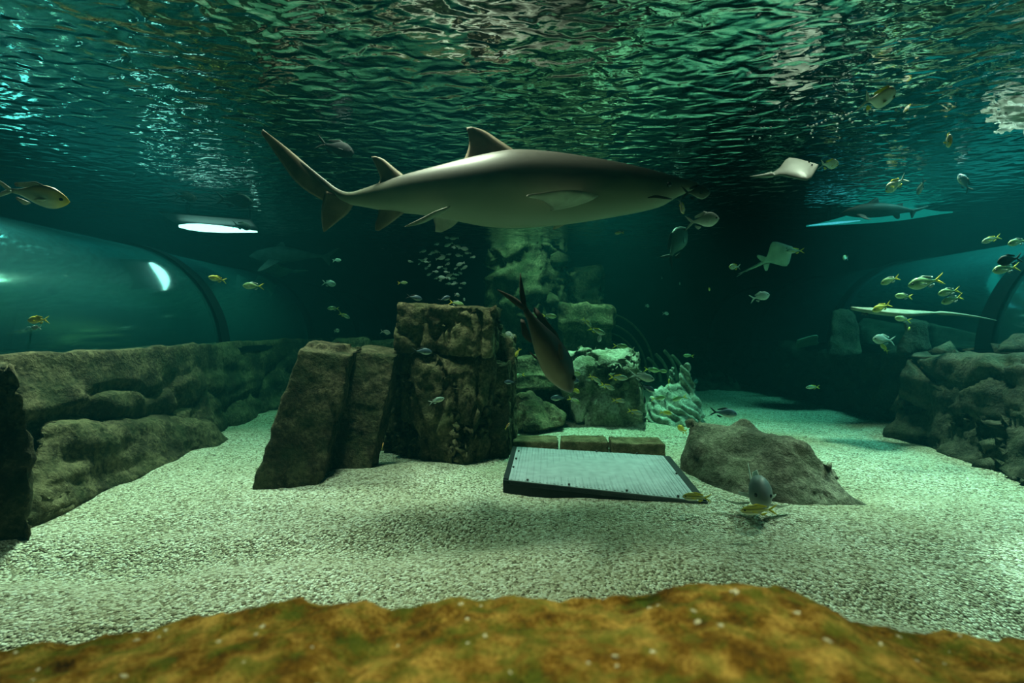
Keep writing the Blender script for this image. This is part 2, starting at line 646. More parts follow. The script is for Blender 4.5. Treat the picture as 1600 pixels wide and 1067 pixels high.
def wall_fn(side):
    def face_x(y):
        if side < 0:
            return -3.05 - 0.28 * sstep(3.5, 6.5, y) + 0.05 * math.sin(y * 1.7)
        return 3.95 + 0.1 * (y - 3.6) * (1 - sstep(5, 6, y)) + 0.65 * sstep(5.2, 5.6, y) + 0.08 * math.sin(y * 2.1)

    def fn(u, v):
        y = 0.3 + 14.3 * u
        fx = face_x(y)
        if v < 0.6:
            t = v / 0.6
            z = -0.15 + (TOPZ + 0.15) * t
            x = fx + side * ((0.18 * t + 0.12 * t ** 6) if side > 0 else (0.07 * t + 0.06 * t ** 6))
            nrm = Vector((-side, 0, 0.25 + t ** 6))
        else:
            t = (v - 0.6) / 0.4
            z = TOPZ + 0.02 * math.sin(t * 9)
            x = fx + side * ((0.30 if side > 0 else 0.13) + 5.0 * t ** 1.6)
            nrm = Vector((0, 0, 1))
        nrm.normalize()
        if side < 0:
            z += 0.075 * math.exp(-((v - 0.61) / 0.035) ** 2)
        p = Vector((x, y, z))
        ea = 0.16 if side > 0 else 0.07
        d = ea * fbm(p + Vector((side * 9, 0, 0)), 0.9, 3) + 0.045 * fbm(p, 4.0, 3)
        d += (0.07 if side > 0 or v < 0.45 else 0.025) * noise.noise(Vector((p.x * .5, p.y * .5, p.z * 6.5 + 0.9 * noise.noise(p * 1.2))))
        ds = noise.voronoi(Vector((p.x * 1.6, p.y * 1.2, p.z * 2.2)) + noise.noise_vector(p * 1.5) * 0.4)[0]
        d -= (0.09 if side > 0 else 0.05) * max(0, 1 - (ds[1] - ds[0]) / 0.16)
        d *= 1 - 0.7 * sstep(0.42, 0.6, v) if side < 0 and v < 0.6 else 1
        if v >= 0.6:
            d *= 0.45 if side > 0 else 0.3
        return p + nrm * d
    return fn


o = new_obj('wall_left', grid_mesh('wall_left', 300, 66, wall_fn(-1)), M['rock_wall'])
tag(o, 'brown stratified rock wall and ledge carrying the left tunnel', 'rock wall', kind='structure')
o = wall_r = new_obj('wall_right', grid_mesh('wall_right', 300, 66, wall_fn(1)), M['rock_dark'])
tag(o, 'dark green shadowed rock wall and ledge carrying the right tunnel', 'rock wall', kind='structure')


def box_obj(name, c, s, m, label, cat):
    v, f = box_vf(Vector(c), *s)
    ob = new_obj(name, mesh_from(name, v, f, False), m)
    tag(ob, label, cat, kind='structure')
    return ob


box_obj('wall_back', (0.5, 15.0, 2.4), (20.6, 0.3, 5.6), M['tank'], 'dark blue green wall closing the far end of the tank', 'wall')
box_obj('wall_west', (-9.4, 7.5, 2.4), (0.3, 15.3, 5.6), M['tank'], 'dark tank wall beyond the left tunnel', 'wall')
box_obj('wall_east', (10.4, 7.5, 2.4), (0.3, 15.3, 5.6), M['tank'], 'dark tank wall beyond the right tunnel', 'wall')
box_obj('ceiling', (0.5, 7.2, 5.3), (20.6, 16.0, 0.2), M['concrete'], 'dark concrete ceiling above the water', 'ceiling')

o = new_obj('water_surface', grid_mesh('water_surface', 3, 3, lambda u, v: (-9.25 + 19.5 * u, -0.6 + 15.4 * v, 0)), M['surface'], None, (0, 0, ZW))
tag(o, 'rippled underside of the water surface mirroring the tank', 'water', kind='structure')
v, f = box_vf(Vector((0.5, 7.0, ZW / 2 - 0.25)), 21.5, 16.6, ZW + 0.5 - 0.02)
o = new_obj('water', mesh_from('water', v, f, False), M['water'])
tag(o, 'clear green blue water filling the tank', 'water', kind='structure')


# ------------------------------------------------------------------ viewing tunnels
def tunnel(xc, ribs, label, y0, y1):
    R = 1.3
    base = Vector((xc, (y0 + y1) / 2, TOPZ - 0.06))
    t = empty('viewing_tunnel', base)
    tag(t, label, 'tunnel')
    ns = 48

    def shell(r0, r1, ya, yb, ny):
        V, Fc = [], []
        for j in range(ny):
            y = ya + (yb - ya) * j / (ny - 1) - base.y
            for r in (r1, r0):
                for k in range(ns + 1):
                    a = math.pi * k / ns
                    V.append((r * math.cos(a), y, r * math.sin(a) + 0.03))
        row = 2 * (ns + 1)
        for j in range(ny - 1):
            for q in range(2):
                for k in range(ns):
                    a = j * row + q * (ns + 1) + k
                    Fc.append((a, a + 1, a + 1 + row, a + row))
            for k in (0, ns):
                a = j * row + k
                b = a + ns + 1
                Fc.append((a, b, b + row, a + row))
        for j in (0, ny - 1):
            for k in range(ns):
                a = j * row + k
                b = a + ns + 1
                Fc.append((a, a + 1, b + 1, b))
        return V, Fc
    v, f = shell(R - 0.05, R, y0, y1, 12)
    new_obj('acrylic_shell', mesh_from('acrylic_shell', v, f), M['acrylic'], t)
    for y in ribs:
        v, f = shell(R - 0.075, R + 0.035, y - 0.085, y + 0.085, 2)
        new_obj('rib', mesh_from('rib', v, f, False), M['rib'], t)
    for s in (-1, 1):
        v, f = box_vf(Vector((s * (R - 0.02), 0, 0.03)), 0.2, y1 - y0, 0.09, bev=0.015)
        new_obj('base_rail', mesh_from('base_rail', v, f, False), M['rib'], t)
    return t


tunnel(-4.85, (5.95, 8.6, 11.2, 13.7), 'clear arched acrylic tunnel with dark ribs on the left rock ledge', 0.8, 14.5)
tunnel(6.2, (2.6, 5.0, 7.4, 9.75, 12.2), 'clear arched acrylic tunnel with dark ribs on the right rock ledge', 0.8, 14.5)

# ================================================================== ROCKS
def hexa(front, depth):
    """Front face corners (pixel x, y, depth) pushed back along a vector to a solid."""
    a = [at(*p) for p in front]
    return a + [p + Vector(depth) for p in a]





def fore_ridge(x):
    xs = [-2.0, -0.95, -0.85, -0.62, -0.41, -0.30, -0.245, -0.215, -0.19, -0.12, 0.15, 0.22, 0.31, 0.46, 0.52, 0.58, 0.68, 0.74, 0.86, 1.1, 2.0]
    ys = [1010, 1005, 1000, 968, 936, 929, 934, 950, 942, 932, 916, 906, 901, 909, 930, 962, 984, 987, 1003, 1020, 1030]
    return float(np.interp(x, xs, ys))


def fore_pt(u, v):
    x = -1.75 + 3.5 * u
    t = v
    D = 0.80
    zr = CAM.z - (fore_ridge(x) - 515) * D / F
    if t < 0.62:                                   # the rounded top, from the camera side to the crest
        s = t / 0.62
        y = 0.30 + (D - 0.30) * s
        z = zr - 0.02 + 0.055 * (1 - s) ** 1.2 + 0.012 * math.sin(s * 3.14)
    else:                                          # far side dropping to the sand
        s = (t - 0.62) / 0.38
        y = D + 0.16 * math.sin(s * 1.57)
        z = zr - 0.02 - (zr + 0.1) * s ** 1.8
    p = Vector((x, y, z))
    d = 0.018 * fbm(p, 4.0, 3) + 0.012 * fbm(p, 13, 3) + 0.006 * fbm(p, 42, 2)
    n = Vector((0, 0.2 if t < 0.62 else 0.8, 0.9 if t < 0.62 else 0.4)).normalized()
    return p + n * d


fg = new_obj('mossy_rock', grid_mesh('mossy_rock', 330, 90, fore_pt), M['moss'])
tag(fg, 'wide orange brown mossy rock closest to the viewer across the bottom', 'rock')
rb = random.Random(5)
v, f = ball_vf((0, 0, 0), 1, 9, 6, (1, 0.8, 0.38))
v = [p * (1 + 0.18 * noise.noise(p * 2.3)) for p in v]
bme = mesh_from('barnacle', v, f)
for i in range(130):
    u, w = rb.uniform(0.1, 0.9), rb.uniform(0.2, 0.64)
    p = fore_pt(u, w)
    b = new_obj('barnacle', bme, M['shell'], fg, p)
    s = rb.uniform(0.002, 0.007)
    b.scale = (s, s, s)
    b.rotation_euler = (rb.uniform(-.4, .4), rb.uniform(-.4, .4), rb.uniform(0, 6))

# leaning slabs, left of the block tower
rock('leaning_slab', [hexa([(380, 792, 3.36), (492, 786, 3.40), (549, 556, 3.62), (466, 545, 3.60)], (-0.06, 0.42, 0.05)),
                      hexa([(404, 792, 3.40), (490, 786, 3.42), (535, 540, 3.74), (482, 536, 3.74)], (0, 0.25, 0.02))],
     M['rock_slab'], 'larger leaning brown rock slab, outermost on the left of the block tower', voxel=0.017, amp=0.03, freq=2.2, fine=0.007,
     crack=(0.014, 2.6, 0.16), strata=(0.006, 9), seed=1)
rock('leaning_slab', [hexa([(494, 766, 3.72), (574, 762, 3.74), (619, 556, 3.98), (552, 549, 3.96)], (-0.02, 0.40, 0.05))],
     M['rock_slab'], 'narrower leaning rock slab wedged between the larger slab and block tower', voxel=0.017, amp=0.03, freq=2.2, fine=0.007,
     crack=(0.014, 2.6, 0.16), strata=(0.006, 9), seed=2)
# block tower
rock('tower_block', [[at(*p) for p in ((716, 742, 4.03), (594, 715, 4.6), (776, 730, 4.45), (616, 550, 4.16), (771, 552, 4.22), (704, 590, 4.05),
                                       (690, 552, 4.12), (764, 596, 4.2), (600, 690, 5.3), (790, 700, 5.3), (630, 548, 5.0), (770, 550, 5.0))]],
     M['rock'], 'tall dark lower block of the rock tower standing on the sand', voxel=0.018, smooth=1, amp=0.035, freq=3.0, fine=0.009,
     crack=(0.05, 3.6, 0.13, 0.28), strata=(0.012, 7), seed=3)
rock('tower_block', [hexa([(623, 474, 4.10), (773, 483, 4.08), (768, 560, 4.10), (616, 549, 4.12)], (0.03, 0.75, 0.03))],
     M['rock'], 'square cracked top block resting on the tall rock tower', voxel=0.02, smooth=2, amp=0.03, freq=3.4, fine=0.01,
     crack=(0.045, 4.2, 0.14, 0.5), strata=(0.012, 8), seed=14)
rock('upright_rock', [hexa([(768, 566, 4.32), (795, 566, 4.36), (797, 722, 4.34), (764, 726, 4.28)], (0.02, 0.3, 0)),
                     hexa([(776, 520, 4.62), (803, 524, 4.66), (806, 712, 4.6), (772, 712, 4.6)], (0.02, 0.3, 0))],
     M['rock'], 'grooved yellowish upright rock against the right side of the tower', voxel=0.018, amp=0.018, fine=0.012, freq=5,
     crack=(0.03, 5, 0.2), seed=4)
# rocks behind the grate
rock('pale_block', [[at(*p) for p in ((884, 546, 5.95), (984, 544, 5.85), (868, 580, 5.75), (996, 566, 5.6), (905, 668, 5.55), (1008, 674, 5.5),
                                      (1000, 636, 5.5), (900, 620, 5.6), (880, 590, 6.6), (990, 550, 6.5), (890, 660, 6.6), (1010, 660, 6.4))]],
     M['rock_pale'], 'block with brightly lit pale top and crack behind the grate', voxel=0.028, smooth=1, amp=0.05, freq=2.6, fine=0.016,
     crack=(0.09, 2.4, 0.2), seed=6)
rock('layered_slab', [hexa([(804, 560, 6.0), (868, 556, 6.1), (890, 584, 5.95), (806, 584, 5.9)], (0.1, 0.6, 0)),
                      hexa([(800, 584, 5.85), (886, 582, 5.9), (902, 606, 5.85), (802, 610, 5.8)], (0.1, 0.7, 0)),
                      hexa([(806, 608, 6.2), (880, 606, 6.2), (886, 660, 6.2), (806, 660, 6.2)], (0.1, 0.4, 0))],
     M['rock'], 'layered slabs stacked between the rock tower and pale block', voxel=0.026, smooth=1, amp=0.03, freq=3, strata=(0.035, 9), seed=7)
rock('boulder', [[at(*p) for p in ((802, 615, 5.5), (826, 612, 5.6), (886, 645, 5.4), (880, 668, 5.3), (806, 672, 5.3), (845, 672, 5.2), (820, 620, 6.1), (880, 650, 6.0), (810, 668, 6.0))]],
     M['rock'], 'low rounded brown boulder beneath the layered slabs behind the grate', voxel=0.024, amp=0.05, freq=3, crack=(0.03, 3, 0.15), seed=8)
# far column and block
rock('far_rock', [[at(*p) for p in ((768, 385, 8.7), (862, 376, 8.5), (880, 400, 8.6), (756, 440, 8.6), (890, 470, 8.4), (766, 600, 8.6), (900, 600, 8.4),
                                      (780, 380, 10.2), (870, 380, 10.2), (766, 590, 10.2), (900, 590, 10.2), (830, 460, 8.1))],
                    [at(*p) for p in ((872, 424, 8.8), (938, 420, 8.8), (942, 520, 8.7), (866, 580, 8.6), (946, 590, 8.6), (880, 424, 10), (940, 424, 10), (946, 590, 10))]],
     M['rock'], 'broad dim green rock column rising to the surface in the centre back', voxel=0.06, smooth=1, amp=0.16, freq=1.3, fine=0.04,
     crack=(0.12, 1.2, 0.2), strata=(0.05, 4), seed=9)
rock('far_block', [hexa([(874, 474, 7.2), (960, 476, 7.2), (962, 508, 7.15), (872, 512, 7.15)], (0.1, 0.55, 0)),
                   hexa([(880, 508, 7.25), (954, 506, 7.25), (962, 630, 7.2), (872, 630, 7.2)], (0.1, 0.5, 0))],
     M['rock'], 'flat topped greenish block behind the pale block', voxel=0.045, smooth=1, amp=0.06, freq=2.2, strata=(0.03, 6), crack=(0.05, 1.8, .2), seed=10)
# boulder right of the grate
rock('boulder', [[at(*p) for p in ((1060, 746, 3.92), (1112, 792, 3.35), (1160, 806, 3.12), (1245, 800, 3.08), (1075, 658, 3.98), (1098, 656, 4.0),
                                   (1160, 668, 3.72), (1236, 690, 3.38), (1262, 694, 3.36), (1292, 722, 3.30), (1326, 768, 3.2), (1345, 800, 3.12),
                                   (1105, 690, 4.6), (1290, 745, 3.8), (1200, 700, 4.3))],
                 [at(*p) for p in ((1140, 668, 3.8), (1162, 652, 3.8), (1186, 668, 3.75), (1200, 700, 3.5), (1130, 710, 3.75), (1160, 680, 4.1))],
                 [at(*p) for p in ((1300, 748, 3.3), (1372, 803, 3.1), (1300, 806, 3.1), (1330, 780, 3.5))]],
     M['rock_grey'], 'large wedge shaped grey brown boulder to the right of the grate', voxel=0.024, smooth=1, amp=0.05, freq=2.4, fine=0.01, seed=11)
# pale ridged coral mass
rock('ridged_coral', [[at(*p) for p in ((1064, 570, 6.0), (1076, 568, 6.0), (1086, 604, 5.95), (1056, 640, 5.9), (1088, 640, 5.9), (1066, 575, 6.2), (1085, 640, 6.3))],
                      [at(*p) for p in ((1046, 578, 6.3), (1052, 574, 6.3), (1040, 640, 6.2), (1060, 640, 6.2), (1050, 600, 6.4), (1050, 640, 6.5))],
                      [at(*p) for p in ((1022, 612, 6.0), (1060, 596, 6.0), (1094, 628, 5.9), (1100, 650, 5.8), (1070, 680, 5.6), (1008, 640, 5.9), (1015, 668, 5.8), (1050, 620, 6.8), (1090, 650, 6.6))]],
     M['coral'], 'pale ridged coral mass with upright prong beside the pale block', cat='coral', voxel=0.017, smooth=1, amp=0.035, freq=3, fine=0.01,
     ridges=(0.02, 62, Vector((0.75, 0.2, 0.6))), seed=12)
rock('reef_clump', [[at(*p) for p in ((1090, 592, 9.2), (1128, 584, 9.4), (1152, 596, 9.2), (1156, 612, 9.0), (1088, 612, 9.0), (1100, 600, 9.9), (1145, 600, 9.9))]],
     M['rock_dark'], 'low dim reef clump on the far sand right of centre', voxel=0.04, amp=0.14, freq=2, crack=(0.1, 2, .3), seed=13)
# ledge rocks along the left wall
rock('rock_shelf', [[at(*p) for p in ((366, 691, 4.95), (330, 662, 4.75), (260, 648, 4.35), (165, 655, 3.75), (60, 668, 3.1), (366, 698, 4.95), (250, 732, 4.12),
                                      (130, 792, 3.25), (30, 850, 2.75), (300, 650, 5.2), (40, 660, 3.6), (200, 640, 4.4), (300, 690, 5.3))]],
     M['rock_wall'], 'low jutting rock shelf at the foot of the left wall', voxel=0.03, smooth=1, amp=0.06, freq=2, strata=(0.05, 8), seed=15)
rock('standing_rock', [[at(*p) for p in ((-90, 566, 2.7), (12, 572, 2.72), (40, 640, 2.7), (46, 850, 2.66), (-90, 900, 2.6), (6, 566, 3.2), (42, 760, 3.2), (-90, 566, 3.2))]],
     M['rock_wall'], 'upright dark standing rock at the left edge of the view', voxel=0.03, smooth=1, amp=0.05, freq=2.2, fine=0.012, crack=(0.03, 2.6, .15), seed=16)
rock('ledge_rock', [[at(*p) for p in ((506, 548, 6.9), (524, 530, 6.9), (556, 532, 6.9), (572, 522, 6.9), (590, 556, 6.8), (506, 562, 6.8), (540, 540, 7.5), (580, 560, 7.5))]],
     M['rock'], 'jagged green rock peeking over the leaning slabs', voxel=0.04, amp=0.05, freq=3, seed=17)
rock('ledge_rock', [[at(*p) for p in ((574, 534, 7.4), (628, 531, 7.4), (632, 570, 7.3), (570, 570, 7.3), (580, 536, 8), (628, 536, 8))]],
     M['rock'], 'smooth green rock behind the left side of the tower', voxel=0.04, amp=0.05, freq=3, seed=18)
# right side
rock('rock_post', [[at(*p) for p in ((1300, 486, 6.6), (1318, 479, 6.6), (1334, 484, 6.6), (1341, 520, 6.6), (1350, 556, 6.5), (1292, 556, 6.5), (1304, 484, 6.95), (1334, 486, 6.95), (1345, 552, 6.95))]],
     M['rock_dark'], 'stubby green rock post beside the right tunnel, furthest along the ledge', voxel=0.035, amp=0.05, freq=2.6, seed=19)
rock('rock_post', [[at(*p) for p in ((1412, 500, 5.55), (1452, 503, 5.5), (1456, 550, 5.45), (1404, 556, 5.5), (1418, 500, 5.85), (1452, 505, 5.85), (1456, 550, 5.85))]],
     M['rock_dark'], 'dark flat topped rock post at the corner of the right ledge', voxel=0.035, amp=0.05, freq=2.6, seed=20)
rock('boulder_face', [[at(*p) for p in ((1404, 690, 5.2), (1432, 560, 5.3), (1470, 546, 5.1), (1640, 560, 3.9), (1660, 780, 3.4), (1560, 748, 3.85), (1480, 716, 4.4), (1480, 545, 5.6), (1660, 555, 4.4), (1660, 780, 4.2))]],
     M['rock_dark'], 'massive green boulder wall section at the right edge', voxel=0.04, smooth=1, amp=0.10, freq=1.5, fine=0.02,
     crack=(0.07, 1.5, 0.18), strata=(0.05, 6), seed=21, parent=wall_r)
rock('ledge_rock', [[at(*p) for p in ((1558, 545, 4.5), (1580, 522, 4.5), (1640, 516, 4.4), (1640, 552, 4.3), (1556, 552, 4.4), (1590, 525, 4.9), (1640, 525, 4.9))]],
     M['rock_dark'], 'small rounded rock on the right ledge under the nearest rib', voxel=0.03, amp=0.03, freq=3, seed=22)

# ------------------------------------------------------------------ grate and its edging blocks
FL, FR, BL, BR = at(786, 750, 3.42), at(1106, 785, 3.10), at(801, 698, 4.34), at(1046, 713, 4.04)


def gq(u, v, w):
    p = FL.lerp(FR, u).lerp(BL.lerp(BR, u), v)
    return p + Vector((0, 0, w))


def gbox(u0, u1, v0, v1, w0, w1):
    V = [gq(u, v, w) for w in (w0, w1) for (u, v) in ((u0, v0), (u1, v0), (u1, v1), (u0, v1))]
    return V, [(0, 3, 2, 1), (4, 5, 6, 7), (0, 1, 5, 4), (1, 2, 6, 5), (2, 3, 7, 6), (3, 0, 4, 7)]


gc = gq(0.5, 0.5, -0.14)
gr = empty('grate', gc)
tag(gr, 'flat rectangular grate with pale ribbed plate in black frame on sand', 'grate')


def gpart(name, vf, m, parent=gr, smooth=False):
    v, f = vf
    off = gc
    return new_obj(name, mesh_from(name, [p - off for p in v], f, smooth), m, parent)


gpart('frame_rail', gbox(0, 1, 0, 0.022, -0.15, 0.0), M['frame'])
gpart('frame_rail', gbox(0, 1, 0.978, 1, -0.15, 0.004), M['frame'])
gpart('frame_rail', gbox(0, 0.028, 0.022, 0.978, -0.15, 0.006), M['frame'])
gpart('frame_rail', gbox(0.962, 1, 0.022, 0.978, -0.15, 0.006), M['frame'])
plate = gpart('plate', gbox(0.030, 0.960, 0.0, 0.985, -0.03, 0.006), M['plate'])
nr = 25
for i in range(nr):
    u = 0.045 + 0.90 * i / (nr - 1)
    gpart('rib', gbox(u - 0.006, u + 0.006, 0.012, 0.975, 0.006, 0.0098), M['plate'], plate)
vb, fb = [], []
rr = random.Random(3)
tv = []
for i in range(nr * 2 - 1):
    u = 0.045 + 0.90 * i / (nr * 2 - 2)
    for j in range(46):
        w = 0.02 + 0.95 * j / 45
        tv.append(gbox(u - 0.0032, u + 0.0032, w - 0.005, w + 0.005, 0.006, 0.0084 if i % 2 else 0.0108))
st = gpart('tread_bump', join_parts(tv), M['plate'], plate)
st['kind'] = 'stuff'
for u, w in ((0.13, 0.015), (0.345, 0.015), (0.63, 0.015), (0.87, 0.015), (0.04, 0.3), (0.045, 0.55), (0.05, 0.8), (0.3, 0.97), (0.55, 0.97), (0.8, 0.97), (0.95, 0.5)):
    p = gq(u, w, 0.017)
    gpart('bolt', ball_vf(p, 0.009, 8, 5, (1, 1, 0.9)), M['bolt'], gr, True)

for a, b, d, lab in ((800, 872, 4.50, 'leftmost of three stone edging blocks behind the grate'),
                     (877, 951, 4.40, 'middle one of three stone edging blocks behind the grate'),
                     (957, 1040, 4.28, 'rightmost of three stone edging blocks, with rounded end, behind the grate')):
    k = 3 if 'right' in lab else 0
    rock('edging_block', [hexa([(a, 689 + k, d), (b, 690 + k, d - 0.04), (b, 730, d - 0.04), (a, 730, d)], (0.02, 0.27, 0.0))],
         M['brick'], lab, cat='stone block', voxel=0.013, smooth=4, amp=0.006, freq=8, fine=0.004, seed=a % 13, group='stone edging blocks behind the grate')

# ------------------------------------------------------------------ far wreck ribs
wk = empty('wreck_frame', at(985, 592, 8.2))
tag(wk, 'faint curved ribs of a hull frame on the far sand', 'wreck')


def arc_rib(cx, cy, rx, ry, d, a0, a1, w=0.018):
    st = []
    for i in range(18):
        a = math.radians(a0 + (a1 - a0) * i / 17)
        c = at(cx + rx * math.cos(a), cy - ry * math.sin(a), d)
        st.append((c - wk.location, Vector((math.cos(a), 0, math.sin(a))) * w, Vector((0, w * 1.3, 0))))
    v, f = loft_vf(st, 8)
    new_obj('rib', mesh_from('rib', v, f), M['wreck'], wk)


for i, (rx, ry) in enumerate(((78, 100), (66, 84), (56, 70), (46, 58))):
    arc_rib(945, 590, rx, ry, 8.2 + 0.35 * i, 0, 100)
for i, (px, h) in enumerate(((1030, 40), (1043, 46), (1056, 52), (1068, 44))):
    arc_rib(px - 60, 596, 62, h * 1.25, 8.0 - 0.2 * i, 0, 48, 0.026)

# ------------------------------------------------------------------ posts and added glows at the water line
v, f = box_vf(Vector((0, 0, 0.9)), 0.42, 0.42, 1.9, bev=0.04)
o = new_obj('pillar', mesh_from('pillar', v, f, False), M['tank'], None, (at(255, 390, 9.4).x, at(255, 390, 9.4).y, TOPZ - 0.1))
tag(o, 'dark square concrete pillar beyond the left tunnel', 'pillar', kind='structure')


def glow_strip(name, a, b, strength, color, label, r=0.05):  # added glow standing in for the bright gap at the waterline
    a, b = Vector(a), Vector(b)
    c = (a + b) / 2
    t = empty(name, c)
    tag(t, label, 'lamp')
    d = (b - a)
    R = d.to_track_quat('X', 'Z').to_matrix()
    L_ = d.length
    v, f = box_vf(Vector((0, -0.16, r + 0.012)), L_ + 0.08, 0.62, 0.02, R, bev=0.006)  # hood added to keep the glow out of the mirrored surface
    new_obj('glow_hood', mesh_from('glow_hood', v, f, False), M['frame'], t)
    m, nt, out = mat('strip_glow')
    e = N(nt, 'Emission', i_Strength=strength)
    e.inputs['Color'].default_value = (*color, 1)
    nt.links.new(e.outputs[0], out.inputs['Surface'])
    st = []
    for i in range(9):
        x = -L_ / 2 + L_ * i / 8
        k = (0.35, 0.8, 1, 1, 0.95, 0.8, 0.6, 0.4, 0.2)[i]
        st.append((R @ Vector((x, 0, -0.01)), R @ Vector((0, r * k * 1.6, 0)), R @ Vector((0, 0, r * k))))
    v, f = loft_vf(st, 12)
    new_obj('glow_body', mesh_from('glow_body', v, f), m, t)
    for s in (-1, 1):
        v, f = box_vf(R @ Vector((s * L_ * 0.4, 0, 0.8)), 0.03, 0.03, 1.5)
        new_obj('hanger', mesh_from('hanger', v, f, False), M['rib'], t)
    return t


glow_strip('added_glow_strip', at(280, 352, 6.2), at(402, 361, 6.5), 4.5, (0.9, 1.0, 0.95), 'glaring white added glow strip at the waterline over the left tunnel', 0.05)
# added glow at the right waterline, backlighting the small shark: bright end, faint body
pa, pb = at(1262, 352, 6.3), at(1490, 330, 6.0)
pt = empty('added_glow_panel', (pa + pb) / 2)
tag(pt, 'long added teal glow along the waterline behind the dark swimming shark', 'lamp')
pr = (pb - pa).to_track_quat('X', 'Z').to_matrix()
pl = (pb - pa).length
m1, nt, out = mat('panel_glow')
e = N(nt, 'Emission', i_Strength=0.42)
e.inputs['Color'].default_value = (0.04, 0.75, 0.72, 1)
nt.links.new(e.outputs[0], out.inputs['Surface'])
m2, nt, out = mat('streak_glow')
e = N(nt, 'Emission', i_Strength=1.3)
e.inputs['Color'].default_value = (0.2, 0.75, 1.0, 1)
nt.links.new(e.outputs[0], out.inputs['Surface'])
sts = []
for i in range(14):
    u = i / 13
    h_ = 0.012 + 0.085 * sstep(0.0, 0.55, u) - 0.088 * sstep(0.62, 1, u)
    sts.append((pr @ Vector((pl * (u - .5), 0.03, h_ * 0.6 - 0.01)), pr @ Vector((0, 0.02, 0)), pr @ Vector((0, 0, h_))))
v, f = loft_vf(sts, 12)
new_obj('glow_body', mesh_from('glow_body', v, f), m1, pt)
sts = [(pr @ Vector((pl * (-.49 + .36 * i / 9), 0, -0.004)), pr @ Vector((0, 0.012, 0)), pr @ Vector((0, 0, 0.014 * math.sin(0.25 + 2.6 * i / 9)))) for i in range(10)]
v, f = loft_vf(sts, 8)
new_obj('blue_streak', mesh_from('blue_streak', v, f), m2, pt)  # blue bright end of the added waterline glow
for s_ in (-.3, .3):
    v, f = box_vf(pr @ Vector((pl * s_, 0.06, 0.8)), 0.03, 0.03, 1.5)
    new_obj('hanger', mesh_from('hanger', v, f, False), M['rib'], pt)

# churning foam where the inflow breaks the surface
fr = random.Random(21)
parts = []
for i in range(300):
    x, y = fr.gauss(3.8, 0.24), fr.gauss(3.42, 0.08)
    y += 0.35 * (x - 3.6)
    if x < 3.2:
        continue
    sx = fr.uniform(0.006, 0.026)
    v, f = ball_vf((0, 0, 0), 1, 8, 5, (sx * 2.6, sx, sx * 0.5))
    q = Vector((x, y, 0))
    v = [q + p * (1 + 0.35 * noise.noise(p * 30 + q * 5)) + Vector((0, 0, -0.03 - 0.02 * fr.random())) for p in v]
    parts.append((v, f))
mf, nt, out = mat('foam')
tl = N(nt, 'BsdfTranslucent')
tl.inputs['Color'].default_value = (0.9, 0.95, 0.95, 1)
df = N(nt, 'BsdfDiffuse')
df.inputs['Color'].default_value = (0.9, 0.95, 0.95, 1)
mm = N(nt, 'MixShader', i_0=0.3)
nt.links.new(tl.outputs[0], mm.inputs[1])
nt.links.new(df.outputs[0], mm.inputs[2])
nt.links.new(mm.outputs[0], out.inputs['Surface'])
o = new_obj('foam', mesh_from('foam', *join_parts(parts)), mf, None, (0, 0, ZW))
tag(o, 'white churning foam under the water surface at the upper right', 'foam', kind='stuff')

# ================================================================== ANIMALS
M['shark'] = fish_mat('shark_skin', (0.19, 0.18, 0.155), (0.10, 0.095, 0.078), (0.30, 0.33, 0.24), -0.19, 0.20, nscale=5)  # back paler than flank: overhead light put into the skin colour
M['shark_fin'] = plain('shark_fin', (0.24, 0.20, 0.14), 0.6, 0.2, 9)
M['shark_under'] = plain('shark_fin_underside', (0.36, 0.36, 0.28), 0.6, 0.2, 9)
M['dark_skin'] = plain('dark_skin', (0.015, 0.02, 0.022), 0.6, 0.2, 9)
M['dim_skin'] = plain('dim_skin', (0.10, 0.11, 0.10), 0.6, 0.2, 9)
M['eye'] = plain('eye', (0.01, 0.01, 0.01), 0.2, 0.5)
M['mouth'] = plain('mouth_line', (0.03, 0.02, 0.02), 0.8)


